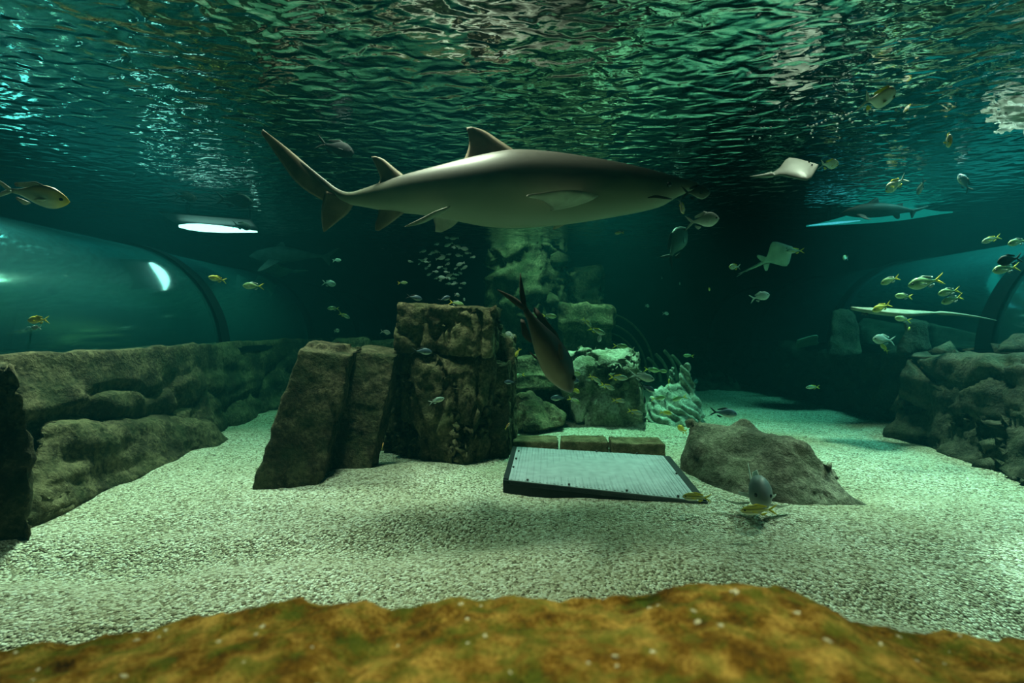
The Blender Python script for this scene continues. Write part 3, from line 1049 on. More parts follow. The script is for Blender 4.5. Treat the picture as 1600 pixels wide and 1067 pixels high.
def shark(name, label, stations, d, fins, skin, eye=None, mouth=None, wide=0.74, facing=1):
    """stations: (px, top py, bottom py[, lateral m]) from the snout to the tail tip, at distance d."""
    xs = [s[0] for s in stations]
    org = at((xs[0] + xs[-1]) / 2, stations[len(stations) // 2][1] + 30, d)
    t = empty(name, org)
    tag(t, label, 'shark')
    cs, hh, lat = [], [], []
    for s in stations:
        a, b = at(s[0], s[1], d), at(s[0], s[2], d)
        cs.append((a + b) / 2)
        hh.append((a - b).length / 2)
        lat.append(s[3] if len(s) > 3 else 0.0)
    P = [Vector((c.x, c.z, h)) for c, h in zip(cs, hh)]
    Q = [Vector((l, 0, 0)) for l in lat]
    n = 64
    st = []
    for i in range(n):
        u = i / (n - 1)
        p, q = interp(P, u), interp(Q, u)
        w = wide * (1 + 0.22 * max(0, 1 - u / 0.22)) * (1 - 0.25 * sstep(0.45, 0.8, u))
        h = max(p.z, 0.002)
        tilt = 0
        st.append((Vector((p.x, org.y + q.x, p.y)) - org, Vector((0, -h * w, 0)), Vector((0, 0, h))))
    v, f = loft_vf(st, 28)
    new_obj('body', mesh_from('body', v, f), skin, t)
    for fn in fins:
        nm, lead, trail, nrm, th, m = fn
        L_ = [at(*p) - org for p in lead]
        T_ = [at(*p) - org for p in trail]
        v, f = wing_vf(L_, T_, nrm, th, 14, 8)
        new_obj(nm, mesh_from(nm, v, f), m, t)
    if eye:
        for s in (1, -1):
            p = at(*eye) - org
            p.y = -p.y if s < 0 else p.y
            v, f = ball_vf(p, 0.016 * d / 3.2, 10, 7)
            new_obj('eye', mesh_from('eye', v, f), M['eye'], t)
    if mouth:
        pts = [at(*p) - org for p in mouth]
        st = []
        for i in range(10):
            c = interp(pts, i / 9)
            r = 0.009 * math.sin(math.pi * (0.1 + 0.8 * i / 9))
            st.append((c, Vector((0, r, 0)), Vector((0, 0, r))))
        v, f = loft_vf(st, 8)
        new_obj('mouth', mesh_from('mouth', v, f), M['mouth'], t)
    return t


SF, SU = M['shark_fin'], M['shark_under']
Y = (0, 1, 0)
shark('sand_tiger_shark', 'large grey shark with pale belly swimming right over the rock tower',
      [(1092, 286, 292), (1078, 281.5, 299), (1056, 276.5, 309), (1034, 270, 322), (1000, 262, 331), (960, 253.5, 338.5), (920, 247, 345), (880, 241, 350.5),
       (840, 237, 354), (800, 236, 355.5), (760, 242, 353.5), (724, 250, 347), (692, 258, 340.5), (660, 266, 335.5), (630, 274, 332.5), (600, 284, 329),
       (570, 294, 323.5), (545, 299, 318, 0.02), (524, 292, 312, 0.04), (500, 274, 290, 0.07), (470, 250, 262, 0.11), (440, 228, 235, 0.15), (414, 206, 209, 0.18)],
      3.2,
      [('first_dorsal_fin', [(822, 246, 3.2), (782, 220, 3.2), (757, 204, 3.2), (738, 198, 3.2)], [(716, 262, 3.2), (728, 242, 3.2), (733, 222, 3.2), (729, 199, 3.2)], Y, 0.05, SF),
       ('second_dorsal_fin', [(642, 282, 3.2), (616, 262, 3.2), (600, 249, 3.2), (587, 244, 3.2)], [(585, 296, 3.2), (594, 280, 3.2), (588, 262, 3.2), (580, 245, 3.2)], Y, 0.035, SF),
       ('tail_upper_lobe', [(536, 306, 3.23), (492, 268, 3.29), (450, 232, 3.35), (411, 202, 3.4)], [(526, 326, 3.25), (468, 290, 3.3), (434, 246, 3.36), (408, 208, 3.4)], Y, 0.03, SF),
       ('tail_lower_lobe', [(556, 312, 3.22), (545, 332, 3.23), (528, 346, 3.24), (508, 362, 3.25)], [(508, 298, 3.24), (503, 320, 3.25), (502, 340, 3.26), (505, 362, 3.26)], Y, 0.03, SF),
       ('anal_fin', [(640, 326, 3.2), (622, 340, 3.2), (606, 352, 3.2), (592, 361, 3.2)], [(592, 322, 3.2), (590, 338, 3.2), (586, 350, 3.2), (586, 360, 3.2)], Y, 0.03, SF),
       ('pelvic_fin', [(704, 322, 3.06), (680, 330, 2.98), (660, 340, 2.94), (634, 353, 2.90)], [(686, 336, 3.06), (668, 346, 2.98), (654, 351, 2.94), (632, 355, 2.90)], (0, 0.4, 1), 0.03, M['shark']),
       ('pelvic_fin', [(722, 336, 3.28), (716, 346, 3.33), (706, 355, 3.36), (690, 363, 3.40)], [(676, 336, 3.28), (678, 346, 3.33), (680, 354, 3.36), (680, 362, 3.40)], (0, 0.6, 1), 0.03, SU),
       ('pectoral_fin', [(936, 306, 3.04), (916, 300, 2.92), (884, 297, 2.82), (826, 304, 2.74)], [(860, 330, 3.04), (860, 324, 2.92), (848, 314, 2.82), (822, 307, 2.74)], (0.1, 0.35, 1), 0.045, SU),
       ('pectoral_fin', [(936, 318, 3.36), (916, 330, 3.5), (900, 342, 3.6), (870, 357, 3.72)], [(866, 336, 3.36), (866, 342, 3.5), (866, 350, 3.6), (864, 358, 3.72)], (0.1, -0.35, 1), 0.045, SF)],
      M['shark'], eye=(1046, 288, 3.09), mouth=[(1050, 311, 3.12), (1038, 309, 3.08), (1024, 307, 3.07), (1012, 309, 3.07)])

D2 = 5.5
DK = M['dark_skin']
shark('small_shark', 'small dark shark silhouetted against the bright surface on the right',
      [(1315, 332, 334), (1324, 326, 337), (1340, 320.5, 339.5), (1358, 317.5, 340), (1376, 317.5, 339), (1395, 319.5, 336.5), (1411, 323, 333), (1424, 326.5, 331.5), (1436, 326, 329), (1450, 322, 323)],
      D2,
      [('first_dorsal_fin', [(1352, 320, D2), (1360, 314, D2), (1366, 310, D2), (1371, 309, D2)], [(1378, 320, D2), (1374, 317, D2), (1373, 313, D2), (1372, 309, D2)], Y, 0.04, DK),
       ('second_dorsal_fin', [(1396, 322, D2), (1402, 319, D2), (1407, 317.5, D2), (1411, 317, D2)], [(1414, 325, D2), (1411, 322, D2), (1411, 319, D2), (1412, 317, D2)], Y, 0.03, DK),
       ('tail_upper_lobe', [(1424, 327, D2), (1434, 325, D2), (1442, 323, D2), (1450, 321, D2)], [(1424, 332, D2), (1434, 330, D2), (1442, 327, D2), (1449, 323, D2)], Y, 0.03, DK),
       ('tail_lower_lobe', [(1420, 329, D2), (1422, 334, D2), (1423, 338, D2), (1424, 341, D2)], [(1434, 328, D2), (1430, 333, D2), (1428, 337, D2), (1426, 341, D2)], Y, 0.03, DK),
       ('pectoral_fin', [(1338, 336, 5.4), (1346, 340, 5.3), (1352, 342, 5.2), (1360, 343, 5.1)], [(1352, 336, 5.4), (1356, 340, 5.3), (1359, 342, 5.2), (1362, 343, 5.1)], (0, 0.4, 1), 0.03, DK),
       ('pelvic_fin', [(1392, 335, D2), (1396, 338, D2), (1399, 341, D2), (1402, 342, D2)], [(1406, 332, D2), (1406, 336, D2), (1406, 340, D2), (1404, 342, D2)], Y, 0.03, DK)],
      DK)
D3 = 8.2
DM = M['dim_skin']
shark('small_shark', 'dim shark with raised fin hovering below the glow strip on the left',
      [(390, 400, 402), (398, 394, 405), (415, 388, 411), (436, 385, 412), (456, 387, 409), (476, 392, 405), (496, 397, 403), (512, 398, 401), (526, 392, 393)],
      D3,
      [('first_dorsal_fin', [(426, 390, D3), (432, 384, D3), (436, 380, D3), (440, 378, D3)], [(452, 389, D3), (447, 386, D3), (445, 382, D3), (443, 378, D3)], Y, 0.04, DM),
       ('pectoral_fin', [(420, 404, 8.0), (412, 412, 7.8), (406, 418, 7.7), (402, 423, 7.6)], [(440, 407, 8.0), (428, 414, 7.8), (418, 419, 7.7), (405, 424, 7.6)], (0, 0.4, 1), 0.04, DM),
       ('tail_upper_lobe', [(504, 399, D3), (514, 394, D3), (522, 390, D3), (530, 387, D3)], [(506, 404, D3), (516, 400, D3), (522, 395, D3), (530, 389, D3)], Y, 0.03, DM),
       ('tail_lower_lobe', [(500, 400, D3), (506, 406, D3), (510, 411, D3), (514, 415, D3)], [(514, 398, D3), (516, 404, D3), (516, 410, D3), (516, 415, D3)], Y, 0.03, DM)],
      DM)

# ------------------------------------------------------------------ rays
M['ray'] = fish_mat('ray_skin', (0.22, 0.22, 0.20), (0.30, 0.30, 0.27), (0.7, 0.7, 0.62), -0.06, 0.06, nscale=7)
M['ray_pale'] = plain('pale_ray_skin', (0.62, 0.68, 0.60), 0.6, 0.2, 8)
M['ray_dim'] = plain('dim_ray_skin', (0.22, 0.26, 0.20), 0.6, 0.2, 8)


def ray(name, label, pos, heading, wing, length, width, tail, m, thick=0.16, fins=True):
    """A flat bodied ray: one loft for disc and tail, plus fins and eyes."""
    h = Vector(heading).normalized()
    w = Vector(wing)
    w = (w - h * w.dot(h)).normalized()
    up = h.cross(w)
    t = empty(name, pos)
    t.rotation_euler = Matrix((h, w, up)).transposed().to_euler()
    tag(t, label, 'ray')
    us = [0, .05, .12, .22, .34, .45, .56, .68, .8, .9, 1.0]
    ws = [.03, .17, .34, .60, .88, 1.0, .88, .6, .34, .2, .13]
    st = []
    for i in range(41):
        u = i / 40
        hw = float(np.interp(u, us, ws)) * width / 2
        th = length * thick * 0.5 * (math.sin(math.pi * min(1, 0.08 + 0.9 * u)) ** 0.8 * 0.8 + 0.12)
        bend = -0.10 * length * (u - 0.5) ** 2
        st.append((Vector((length * (0.5 - u), 0, bend)), Vector((0, hw, 0)), Vector((0, 0, th))))
    r0 = width / 2 * 0.13
    for i in range(1, 16):
        u = i / 15
        st.append((Vector((-length * 0.5 - tail * u, 0.06 * tail * u * u, -0.025 * length + 0.08 * tail * u * u)),
                   Vector((0, r0 * (1 - u) + 0.002, 0)), Vector((0, 0, r0 * 0.7 * (1 - u) + 0.002))))
    v, f = loft_vf(st, 24)
    new_obj('body', mesh_from('body', v, f), m, t)
    for s in (-1, 1):
        v, f = ball_vf((length * 0.33, s * width * 0.07, length * thick * 0.36), length * 0.022, 8, 6)
        new_obj('eye', mesh_from('eye', v, f), M['eye'], t)
    if fins:
        for s in (-1, 1):
            v, f = wing_vf([(-length * .34, s * width * .1, 0), (-length * .46, s * width * .24, -.01), (-length * .56, s * width * .34, -.02)],
                           [(-length * .56, s * width * .05, 0), (-length * .6, s * width * .18, -.01), (-length * .62, s * width * .3, -.02)], (0, 0, 1), length * .03)
            new_obj('pelvic_fin', mesh_from('pelvic_fin', v, f), m, t)
        for k in (0.35, 0.65):
            x = -length * .5 - tail * k
            v, f = wing_vf([(x + .1 * length, 0, -.02 * length), (x + .03 * length, 0, .06 * length), (x - .04 * length, 0, .13 * length)],
                           [(x - .06 * length, 0, -.02 * length), (x - .06 * length, 0, .05 * length), (x - .06 * length, 0, .12 * length)], (0, 1, 0), length * .025)
            new_obj('dorsal_fin', mesh_from('dorsal_fin', v, f), m, t)
        x = -length * .5 - tail * .88
        v, f = wing_vf([(x + .06 * length, 0, -.02 * length), (x - .06 * length, 0, .10 * length), (x - .16 * length, 0, .18 * length)],
                       [(x - .10 * length, 0, -.03 * length), (x - .14 * length, 0, .05 * length), (x - .18 * length, 0, .16 * length)], (0, 1, 0), length * .02)
        new_obj('tail_fin', mesh_from('tail_fin', v, f), m, t)
    return t


ray('stingray', 'pale grey stingray gliding upper right with white fish at its nose', at(1243, 264, 3.5), (0.93, -0.25, 0.12), (0.25, 0.62, 0.55), 0.29, 0.42, 0.16, M['ray'], 0.2, False)
ray('shovelnose_ray', 'pale green shovelnose ray with spread pointed fins right of centre', at(1216, 398, 6.2), (0.62, -0.45, 0.38), (-0.55, 0.1, 0.75), 0.36, 0.36, 0.34, M['ray_pale'], 0.24)
ray('stingray', 'long tailed pale ray stretched along the right tunnel side', at(1395, 488, 4.9), (-0.98, 0.1, 0.06), (0.1, 0.9, 0.12), 0.8, 0.42, 0.6, M['ray_dim'], 0.10, False)
ray('stingray', 'dim green ray resting on the far right ledge', at(1262, 534, 7.6), (-0.9, -0.2, 0.15), (0.1, -0.8, 0.5), 0.4, 0.42, 0.2, M['ray_dim'], 0.16, False)
ray('stingray', 'dim ray lying low beyond the left tunnel under the hovering shark', at(434, 422, 8.6), (-0.95, -0.2, 0.0), (0.0, -0.9, 0.3), 0.55, 0.6, 0.25, M['ray_dim'], 0.16, False)

# ------------------------------------------------------------------ bony fish
KINDS = {}


def kind(key, name, h, w, body, tail, fin, fork=0.5, tall=1.0, nose=0.05):
    us = [0, .05, .13, .26, .4, .58, .74, .88, 1.0]
    hs = [nose, .34, .62, .92, 1.0, .84, .5, .24, .18]
    st = []
    for i in range(18):
        u = i / 17
        k = float(np.interp(u, us, hs))
        x = 0.5 - 0.76 * u
        kw = float(np.interp(u, [0, .1, .3, .6, 1], [.12, .6, 1, .7, .12]))
        st.append((Vector((x, 0, h * 0.03 * math.sin(math.pi * u))), Vector((0, w / 2 * kw, 0)), Vector((0, 0, h / 2 * k))))
    D = {'name': name}
    D['body'] = (mesh_from('body', *loft_vf(st, 14)), body)
    r = h * 0.09
    parts = []
    for s in (-1, 1):
        parts.append(wing_vf([(-.24, 0, s * r * 0.6), (-.36, 0, s * h * .28), (-.5, 0, s * h * .5 * tall)],
                             [(-.30, 0, -s * r * 0.4), (-.36 - .02 / fork * .4, 0, s * h * .1), (-.47 - .02, 0, s * h * .44 * tall)], (0, 1, 0), 0.03, 7, 4))
    D['tail_fin'] = (mesh_from('tail_fin', *join_parts(parts)), tail)
    z = h * .44
    D['dorsal_fin'] = (mesh_from('dorsal_fin', *wing_vf([(.20, 0, z * .92), (.14, 0, z * 1.22), (.06, 0, z * 1.36)], [(-.20, 0, z * .48), (-.22, 0, z * .72), (-.2, 0, z * .86)], (0, 1, 0), .02, 6, 5)), fin)
    D['anal_fin'] = (mesh_from('anal_fin', *wing_vf([(-.02, 0, -z * .86), (-.07, 0, -z * 1.1), (-.12, 0, -z * 1.2)], [(-.20, 0, -z * .5), (-.22, 0, -z * .7), (-.2, 0, -z * .82)], (0, 1, 0), .02, 6, 5)), fin)
    for s in (-1, 1):
        D['pectoral_fin%d' % s] = (mesh_from('pectoral_fin', *wing_vf([(.22, s * w * .42, 0), (.17, s * w * .62, -h * .02), (.08, s * w * .8, -h * .05)],
                                                                       [(.19, s * w * .42, -h * .12), (.13, s * w * .6, -h * .16), (.07, s * w * .78, -h * .12)], (0, 1, .3), .015, 5, 4)), fin)
        D['eye%d' % s] = (mesh_from('eye', *ball_vf((.40, s * w * .27, h * .08), .022 + h * .02, 8, 6)), M['eye'])
    KINDS[key] = D


fm = fish_mat
YEL = plain('yellow_fin', (0.75, 0.62, 0.06), 0.6)
SIL = plain('silver_fin', (0.45, 0.52, 0.48), 0.6)
PALEF = plain('pale_fin', (0.6, 0.62, 0.58), 0.7)
DKF = plain('dark_fin', (0.02, 0.03, 0.03), 0.7)
BRF = plain('brown_fin', (0.06, 0.05, 0.042), 0.7)
kind('jack', 'yellowtail_scad', .29, .13, fm('scad_skin', (0.16, 0.26, 0.18), (0.50, 0.58, 0.42), (0.80, 0.82, 0.70), -.15, .15), YEL, YEL)
kind('green', 'green_fish', .33, .14, fm('green_skin', (0.22, 0.36, 0.14), (0.40, 0.55, 0.22), (0.72, 0.80, 0.50), -.17, .17), YEL, SIL)
kind('yellow', 'yellow_fish', .36, .15, fm('yellow_skin', (0.55, 0.48, 0.05), (0.80, 0.68, 0.10), (0.85, 0.82, 0.40), -.18, .18), YEL, YEL)
kind('silver', 'silver_bream', .44, .15, fm('silver_skin', (0.30, 0.36, 0.34), (0.56, 0.62, 0.58), (0.85, 0.88, 0.82), -.22, .22), SIL, SIL)
kind('slim', 'silver_trevally', .32, .13, fm('trevally_skin', (0.20, 0.30, 0.26), (0.46, 0.54, 0.46), (0.80, 0.84, 0.76), -.16, .16, ((0.75, 0.8, 0.5), 0.2, 7)), SIL, SIL)
kind('dark', 'dark_fish', .42, .18, plain('dark_fish_skin', (0.018, 0.026, 0.03), 0.7), DKF, DKF)
kind('blue', 'blue_grey_fish', .34, .15, fm('blue_skin', (0.05, 0.09, 0.13), (0.10, 0.17, 0.22), (0.55, 0.60, 0.52), -.17, .15), DKF, DKF)
kind('white', 'white_fish', .52, .17, fm('white_skin', (0.85, 0.82, 0.66), (0.95, 0.95, 0.9), (0.95, 0.9, 0.75), -.26, .26, snout=((0.85, 0.62, 0.10), .3, .5)), SIL, YEL)
kind('snap', 'pale_snapper', .40, .17, fm('snapper_skin', (0.62, 0.52, 0.34), (0.42, 0.55, 0.50), (0.55, 0.68, 0.62), -.1, .22, snout=((0.85, 0.60, 0.08), .22, .48)), SIL, SIL)
kind('stripe', 'striped_fish', .30, .13, fm('striped_skin', (0.62, 0.55, 0.10), (0.78, 0.74, 0.30), (0.9, 0.9, 0.75), -.15, .15, ((0.05, 0.05, 0.02), 0.15, 22)), YEL, YEL)
kind('brown', 'brown_fish', .31, .20, fm('brown_skin', (0.045, 0.042, 0.045), (0.09, 0.078, 0.065), (0.30, 0.26, 0.19), -.16, .12), BRF, BRF, nose=.12)
kind('grey', 'grey_fish', .50, .31, fm('grey_skin', (0.13, 0.16, 0.17), (0.24, 0.28, 0.28), (0.5, 0.54, 0.5), -.25, .22), SIL, SIL)
kind('orange', 'orange_fish', .30, .13, fm('orange_skin', (0.75, 0.32, 0.12), (0.85, 0.45, 0.25), (0.9, 0.7, 0.5), -.15, .15), YEL, YEL)
kind('dim', 'dim_fish', .48, .18, fm('dim_fish_skin', (0.06, 0.09, 0.085), (0.12, 0.17, 0.15), (0.25, 0.32, 0.28), -.24, .24), DKF, DKF)


def fish(key, px, py, L_, d, yaw, pitch, label, group=None, roll=0, parts=True, bend=0):
    D = KINDS[key]
    if py < 505:                                   # stay below the water level
        d = min(d, (ZW - CAM.z - 0.09) * F / (515 - py + 0.2 * L_))
    p = at(px, py, d)
    s = L_ * d / F
    t = empty(D['name'], p)
    t.rotation_euler = (math.radians(roll), -math.radians(pitch), math.radians(yaw))
    t.scale = (s, s, s)
    tag(t, label, 'fish', group)
    for k, (me, m) in D.items() if False else [(k, q) for k, q in D.items() if k != 'name']:
        if not parts and k not in ('body', 'tail_fin', 'dorsal_fin'):
            continue
        new_obj(k.rstrip('-1'), me, m, t)
    return t


R_, L__ = 0, 180
G1 = 'yellow-tailed fish around the rocks'
LIST = [
    # left side
    ('snap', 50, 304, 92, 2.7, 25, -8, 'pale fish with yellow snout at the left edge'),
    ('dark', 524, 231, 58, 4.4, 15, -14, 'dark fish silhouetted above the big shark tail'),
    ('dark', 290, 308, 34, 6.0, 60, 5, 'dark oval fish at the surface left of the white glow strip'),
    ('dark', 366, 313, 52, 6.2, 20, -3, 'dark long fish at the surface above the white glow strip'),
    ('dark', 378, 353, 30, 5.7, 60, 0, 'dark fish crossing the right end of the white glow strip'),
    ('yellow', 340, 436, 26, 4.6, 225, 10, 'small yellow fish turning away in front of the left tunnel'),
    ('green', 396, 447, 34, 4.7, 180, 2, 'green fish facing left in front of the left tunnel rib'),
    ('yellow', 60, 500, 34, 3.4, 180, -2, 'slender yellow fish beside the nearest left tunnel pane'),
    ('silver', 57, 512, 16, 3.6, 180, 0, 'tiny pale fish just below the slender yellow fish'),
    ('silver', 514, 443, 22, 6.2, 0, -8, 'pale fish near the far end of the left tunnel top'),
    ('silver', 526, 407, 14, 7.0, 0, 5, 'tiny pale fish below the big shark tail'),
    ('green', 521, 482, 19, 5.6, 180, 2, 'green oval fish facing left before the furthest left arch'),
    ('jack', 538, 493, 19, 5.7, 0, -25, 'slender fish pointing down just right of the green oval fish'),
    ('silver', 526, 517, 13, 5.8, 70, 10, 'tiny end-on fish above the leaning slabs'),
    ('silver', 602, 519, 16, 5.2, 0, -10, 'pale green fish just left of the tower top block'),
    ('green', 629, 442, 16, 4.8, 0, 3, 'bright green fish above the left corner of the tower'),
    ('blue', 647, 465, 26, 3.9, 20, -10, 'blue silver fish skimming the left corner of the tower top'),
    ('blue', 694, 467, 22, 3.9, 30, 20, 'blue silver fish skimming the middle of the tower top'),
    ('green', 713, 474, 24, 4.5, 0, -12, 'green fish half hidden behind the tower top edge'),
    ('silver', 714, 461, 14, 4.8, 60, 0, 'plump green fish between the school and the tower top'),
    ('silver', 725, 468, 12, 4.9, 80, 0, 'tiny end-on fish just right of the plump green fish'),
    ('blue', 659, 549, 32, 3.85, 15, -4, 'dark blue fish in the crack under the tower top block'),
    ('slim', 682, 626, 26, 3.8, 20, 15, 'faint silver fish in shadow before the dark tower face'),
    ('orange', 598, 697, 12, 3.7, 75, 60, 'tiny bright fish in the dark gap beside the tower foot'),
    # centre, round the far rocks
    ('green', 833, 492, 22, 5.2, 0, -8, 'green fish left of two swimming over the big brown fish back'),
    ('green', 858, 494, 24, 5.2, 0, -3, 'green fish right of two swimming over the big brown fish back'),
    ('silver', 853, 512, 17, 5.0, 180, -8, 'round pale fish facing left behind the big brown fish'),
    ('silver', 797, 523, 18, 4.4, 150, 20, 'round pale fish at the top of the rock pillar'),
    ('jack', 917, 504, 20, 5.2, 0, -42, 'bright thin fish diving in front of the flat topped block'),
    ('jack', 932, 517, 29, 5.2, 0, -20, 'green fish with yellow tail before the flat topped block'),
    ('silver', 938, 527, 16, 5.2, 180, -68, 'white fish nose down before the flat topped block'),
    ('green', 969, 541, 24, 5.3, 0, -4, 'green fish over the right end of the pale block top'),
    ('yellow', 809, 551, 16, 4.6, 200, -60, 'small yellow fish nose down beside the rock pillar'),
    ('green', 811, 587, 20, 5.2, 200, -10, 'dull green fish against the layered slabs'),
    ('blue', 798, 597, 20, 4.15, 180, 0, 'blue fish below the dull green fish by the layered slabs'),
    ('blue', 892, 595, 27, 4.6, 0, -3, 'blue silver fish at the snout of the big brown fish'),
    ('green', 897, 583, 22, 4.9, 0, -10, 'green fish just above the blue silver fish at the brown snout'),
    ('yellow', 899, 610, 19, 4.7, 30, -25, 'yellow green fish below the big brown fish snout'),
    ('green', 897, 626, 22, 4.6, 0, -25, 'green fish diving in the shadow under the pale block'),
    ('blue', 874, 622, 28, 5.0, 180, 0, 'slender blue fish in the dark gap under the layered slabs'),
    ('jack', 966, 590, 31, 4.7, 0, -4, 'yellow tailed fish across the middle of the pale block', G1),
    ('jack', 949, 604, 25, 4.7, 0, -22, 'yellow tailed fish diving across the pale block front', G1),
    ('jack', 929, 592, 22, 4.8, 0, -30, 'small yellow tailed fish on the left face of the pale block', G1),
    ('jack', 967, 626, 23, 4.6, 0, -5, 'green fish level on the lower face of the pale block', G1),
    ('jack', 992, 644, 25, 4.5, 0, -14, 'green fish at the lower right corner of the pale block', G1),
    ('slim', 1003, 589, 40, 4.6, 0, -12, 'longer striped silver fish leaving the right side of the pale block'),
    ('green', 1018, 578, 24, 5.4, 0, -6, 'green fish with yellow tail above the longer striped silver fish'),
    ('green', 1034, 580, 17, 5.5, 0, -3, 'small pale green fish ahead of the yellow tailed one'),
    ('blue', 1011, 606, 26, 4.6, 0, -24, 'dark blue fish diving between pale block and coral'),
    ('dark', 1007, 623, 21, 4.7, 70, -50, 'black fish nose down between pale block and coral'),
    ('dark', 996, 612, 14, 5.0, 80, -40, 'tiny black fish touching the pale block edge'),
    ('yellow', 1040, 645, 20, 5.0, 0, -8, 'yellow green fish low before the ridged coral'),
    ('yellow', 1045, 598, 15, 5.4, 60, 60, 'small yellow fish upright among the coral ridges'),
    ('green', 1028, 622, 24, 5.2, 0, 8, 'green fish against the left of the ridged coral'),
    ('green', 1062, 622, 24, 5.2, 180, -15, 'green fish across the middle of the ridged coral'),
    ('yellow', 1066, 671, 30, 3.7, 100, 5, 'bright yellow fish tail-on at the left end of the wedge boulder'),
    ('dim', 1086, 596, 16, 7.0, 40, 0, 'faint round fish beyond the coral prong'),
    ('green', 1076, 556, 17, 6.5, 180, 4, 'small pale fish above the coral prong'),
    ('orange', 793, 666, 14, 4.2, 40, 45, 'small orange fish at the foot of the rock pillar'),
    ('blue', 1130, 645, 44, 4.6, 0, -6, 'blue grey fish over the sand behind the wedge boulder'),
    # right
    ('jack', 1270, 605, 22, 5.6, 180, -2, 'pale fish with yellow nose over dark wall foot on the right'),
    ('silver', 1187, 464, 32, 5.4, 0, 14, 'pale oval fish facing right before the far right tunnel'),
    ('yellow', 1108, 452, 15, 5.6, 60, 0, 'tiny bright yellow fish in open dark water right of centre'),
    ('white', 1148, 417, 18, 5.6, 180, 0, 'small pale fish with yellow mouth left of the shovelnose ray'),
    ('jack', 1242, 392, 30, 5.6, 180, -2, 'pale fish with bright yellow tail right of the shovelnose ray'),
    ('white', 1321, 403, 16, 5.8, 210, 0, 'small round white fish under the blue glow strip'),
    ('silver', 1097, 345, 54, 3.6, 0, 8, 'silver green fish below the nose of the big shark'),
    ('white', 1065, 322, 26, 2.9, 40, -60, 'bright white fish under the jaw of the big shark'),
    ('dim', 1087, 301, 46, 2.9, 0, 0, 'dark fish swimming just ahead of the big shark snout'),
    ('green', 968, 364, 15, 4.2, 180, -5, 'small green fish under the belly of the big shark'),
    ('dim', 1056, 384, 74, 5.6, 30, 55, 'large dim fish rising in dark water below the shark head'),
    ('white', 1371, 155, 66, 3.8, 12, 12, 'pale pinkish fish arched under the surface at upper right'),
    ('white', 1418, 169, 24, 4.6, 70, 10, 'faint pale fish ahead of the arched pinkish fish'),
    ('white', 1481, 219, 40, 3.6, 240, -30, 'white fish with yellow edge turning below the bright surface'),
    ('white', 1295, 257, 30, 4.3, 0, 0, 'bright white fish at the nose of the gliding ray'),
    ('white', 1400, 288, 34, 5.0, 110, -25, 'white fish with yellow back above the dark shark'),
    ('dim', 1439, 292, 26, 5.5, 80, -50, 'faint teal fish above the tail of the dark shark'),
    ('blue', 1507, 286, 36, 4.6, 110, 65, 'dark upright fish near the surface at right'),
    ('jack', 1549, 374, 32, 4.4, 180, -18, 'slender dark fish with yellow tail above the right tunnel'),
    ('green', 1591, 378, 34, 4.2, 180, -12, 'green fish at the right edge above the tunnel top'),
    ('green', 1391, 438, 32, 4.5, 180, -20, 'green fish slanting down before the right tunnel, below its top rim'),
    ('green', 1447, 441, 58, 4.3, 180, -12, 'longest green fish in front of the right tunnel'),
    ('green', 1412, 463, 28, 4.5, 180, 4, 'green fish swimming level left of the right tunnel pair'),
    ('green', 1483, 456, 36, 4.3, 180, -12, 'upper of two green fish paired before the right tunnel'),
    ('green', 1488, 468, 36, 4.3, 180, -18, 'lower of two green fish paired before the right tunnel'),
    ('yellow', 1378, 480, 32, 4.7, 180, -22, 'slender yellow fish over the long tailed ray'),
    ('green', 1411, 499, 27, 4.6, 180, 10, 'green fish above the dark flat topped rock post'),
    ('yellow', 1420, 514, 15, 4.6, 40, 10, 'small yellow fish against the dark flat topped rock post'),
    ('silver', 1381, 531, 36, 5.2, 180, 5, 'pale mottled fish over the ledge between both rock posts'),
    ('yellow', 1382, 544, 20, 5.0, 95, 40, 'bright yellow end-on fish under the pale mottled fish'),
    ('dark', 1578, 406, 40, 3.6, 180, -12, 'dark fish, upper of two near the right edge of the tunnel'),
    ('green', 1572, 420, 44, 4.0, 180, -10, 'dark green fish, lower of two near the right edge of the tunnel'),
    ('silver', 1034, 434, 9, 8.0, 60, 0, 'faint speck of a fish in dark water beyond the shark', ),
    ('silver', 1062, 443, 10, 7.6, 60, 0, 'faint pale dot of a fish left of the tiny yellow fish'),
    ('silver', 1040, 490, 12, 7.4, 20, 0, 'faint pale fish over the far hull ribs'),
    ('silver', 1011, 478, 12, 7.6, 40, 0, 'faint round fish above the curve of the far hull ribs'),
    # by the grate
    ('stripe', 1089, 777, 46, 2.95, 180, 4, 'yellow striped fish over the front right corner of the grate'),
    ('stripe', 1186, 797, 58, 2.62, 180, -2, 'yellow striped fish low on the sand before the wedge boulder'),
    ('grey', 1181, 764, 108, 2.95, -104, 0, 'grey fish facing the viewer with spread fins before wedge boulder'),
]
ROLL = {1371: 48, 1418: 30, 50: 28, 1295: 35, 1097: 15}
for q in LIST:
    key, px, py, L_, d, yaw, pit, lab = q[:8]
    fish(key, px, py, L_, d, yaw, pit, lab, q[8] if len(q) > 8 else None, roll=ROLL.get(px, 0), parts=L_ > 17)
ff = [o for o in COL.objects if o.get('label', '').startswith('grey fish facing')][0]
for s_ in (-1, 1):
    v, f_ = wing_vf([(.22, s_ * .12, -.12), (.15, s_ * .30, -.16), (.05, s_ * .46, -.16)], [(.14, s_ * .12, -.18), (.08, s_ * .28, -.22), (.02, s_ * .44, -.19)], (1, 0, .6), .012)
    new_obj('spread_fin', mesh_from('spread_fin', v, f_), PALEF, ff)
fish('brown', 846, 528, 205, 2.75, 22, -58, 'big brown fish diving head down in front of the pale block', roll=-25)

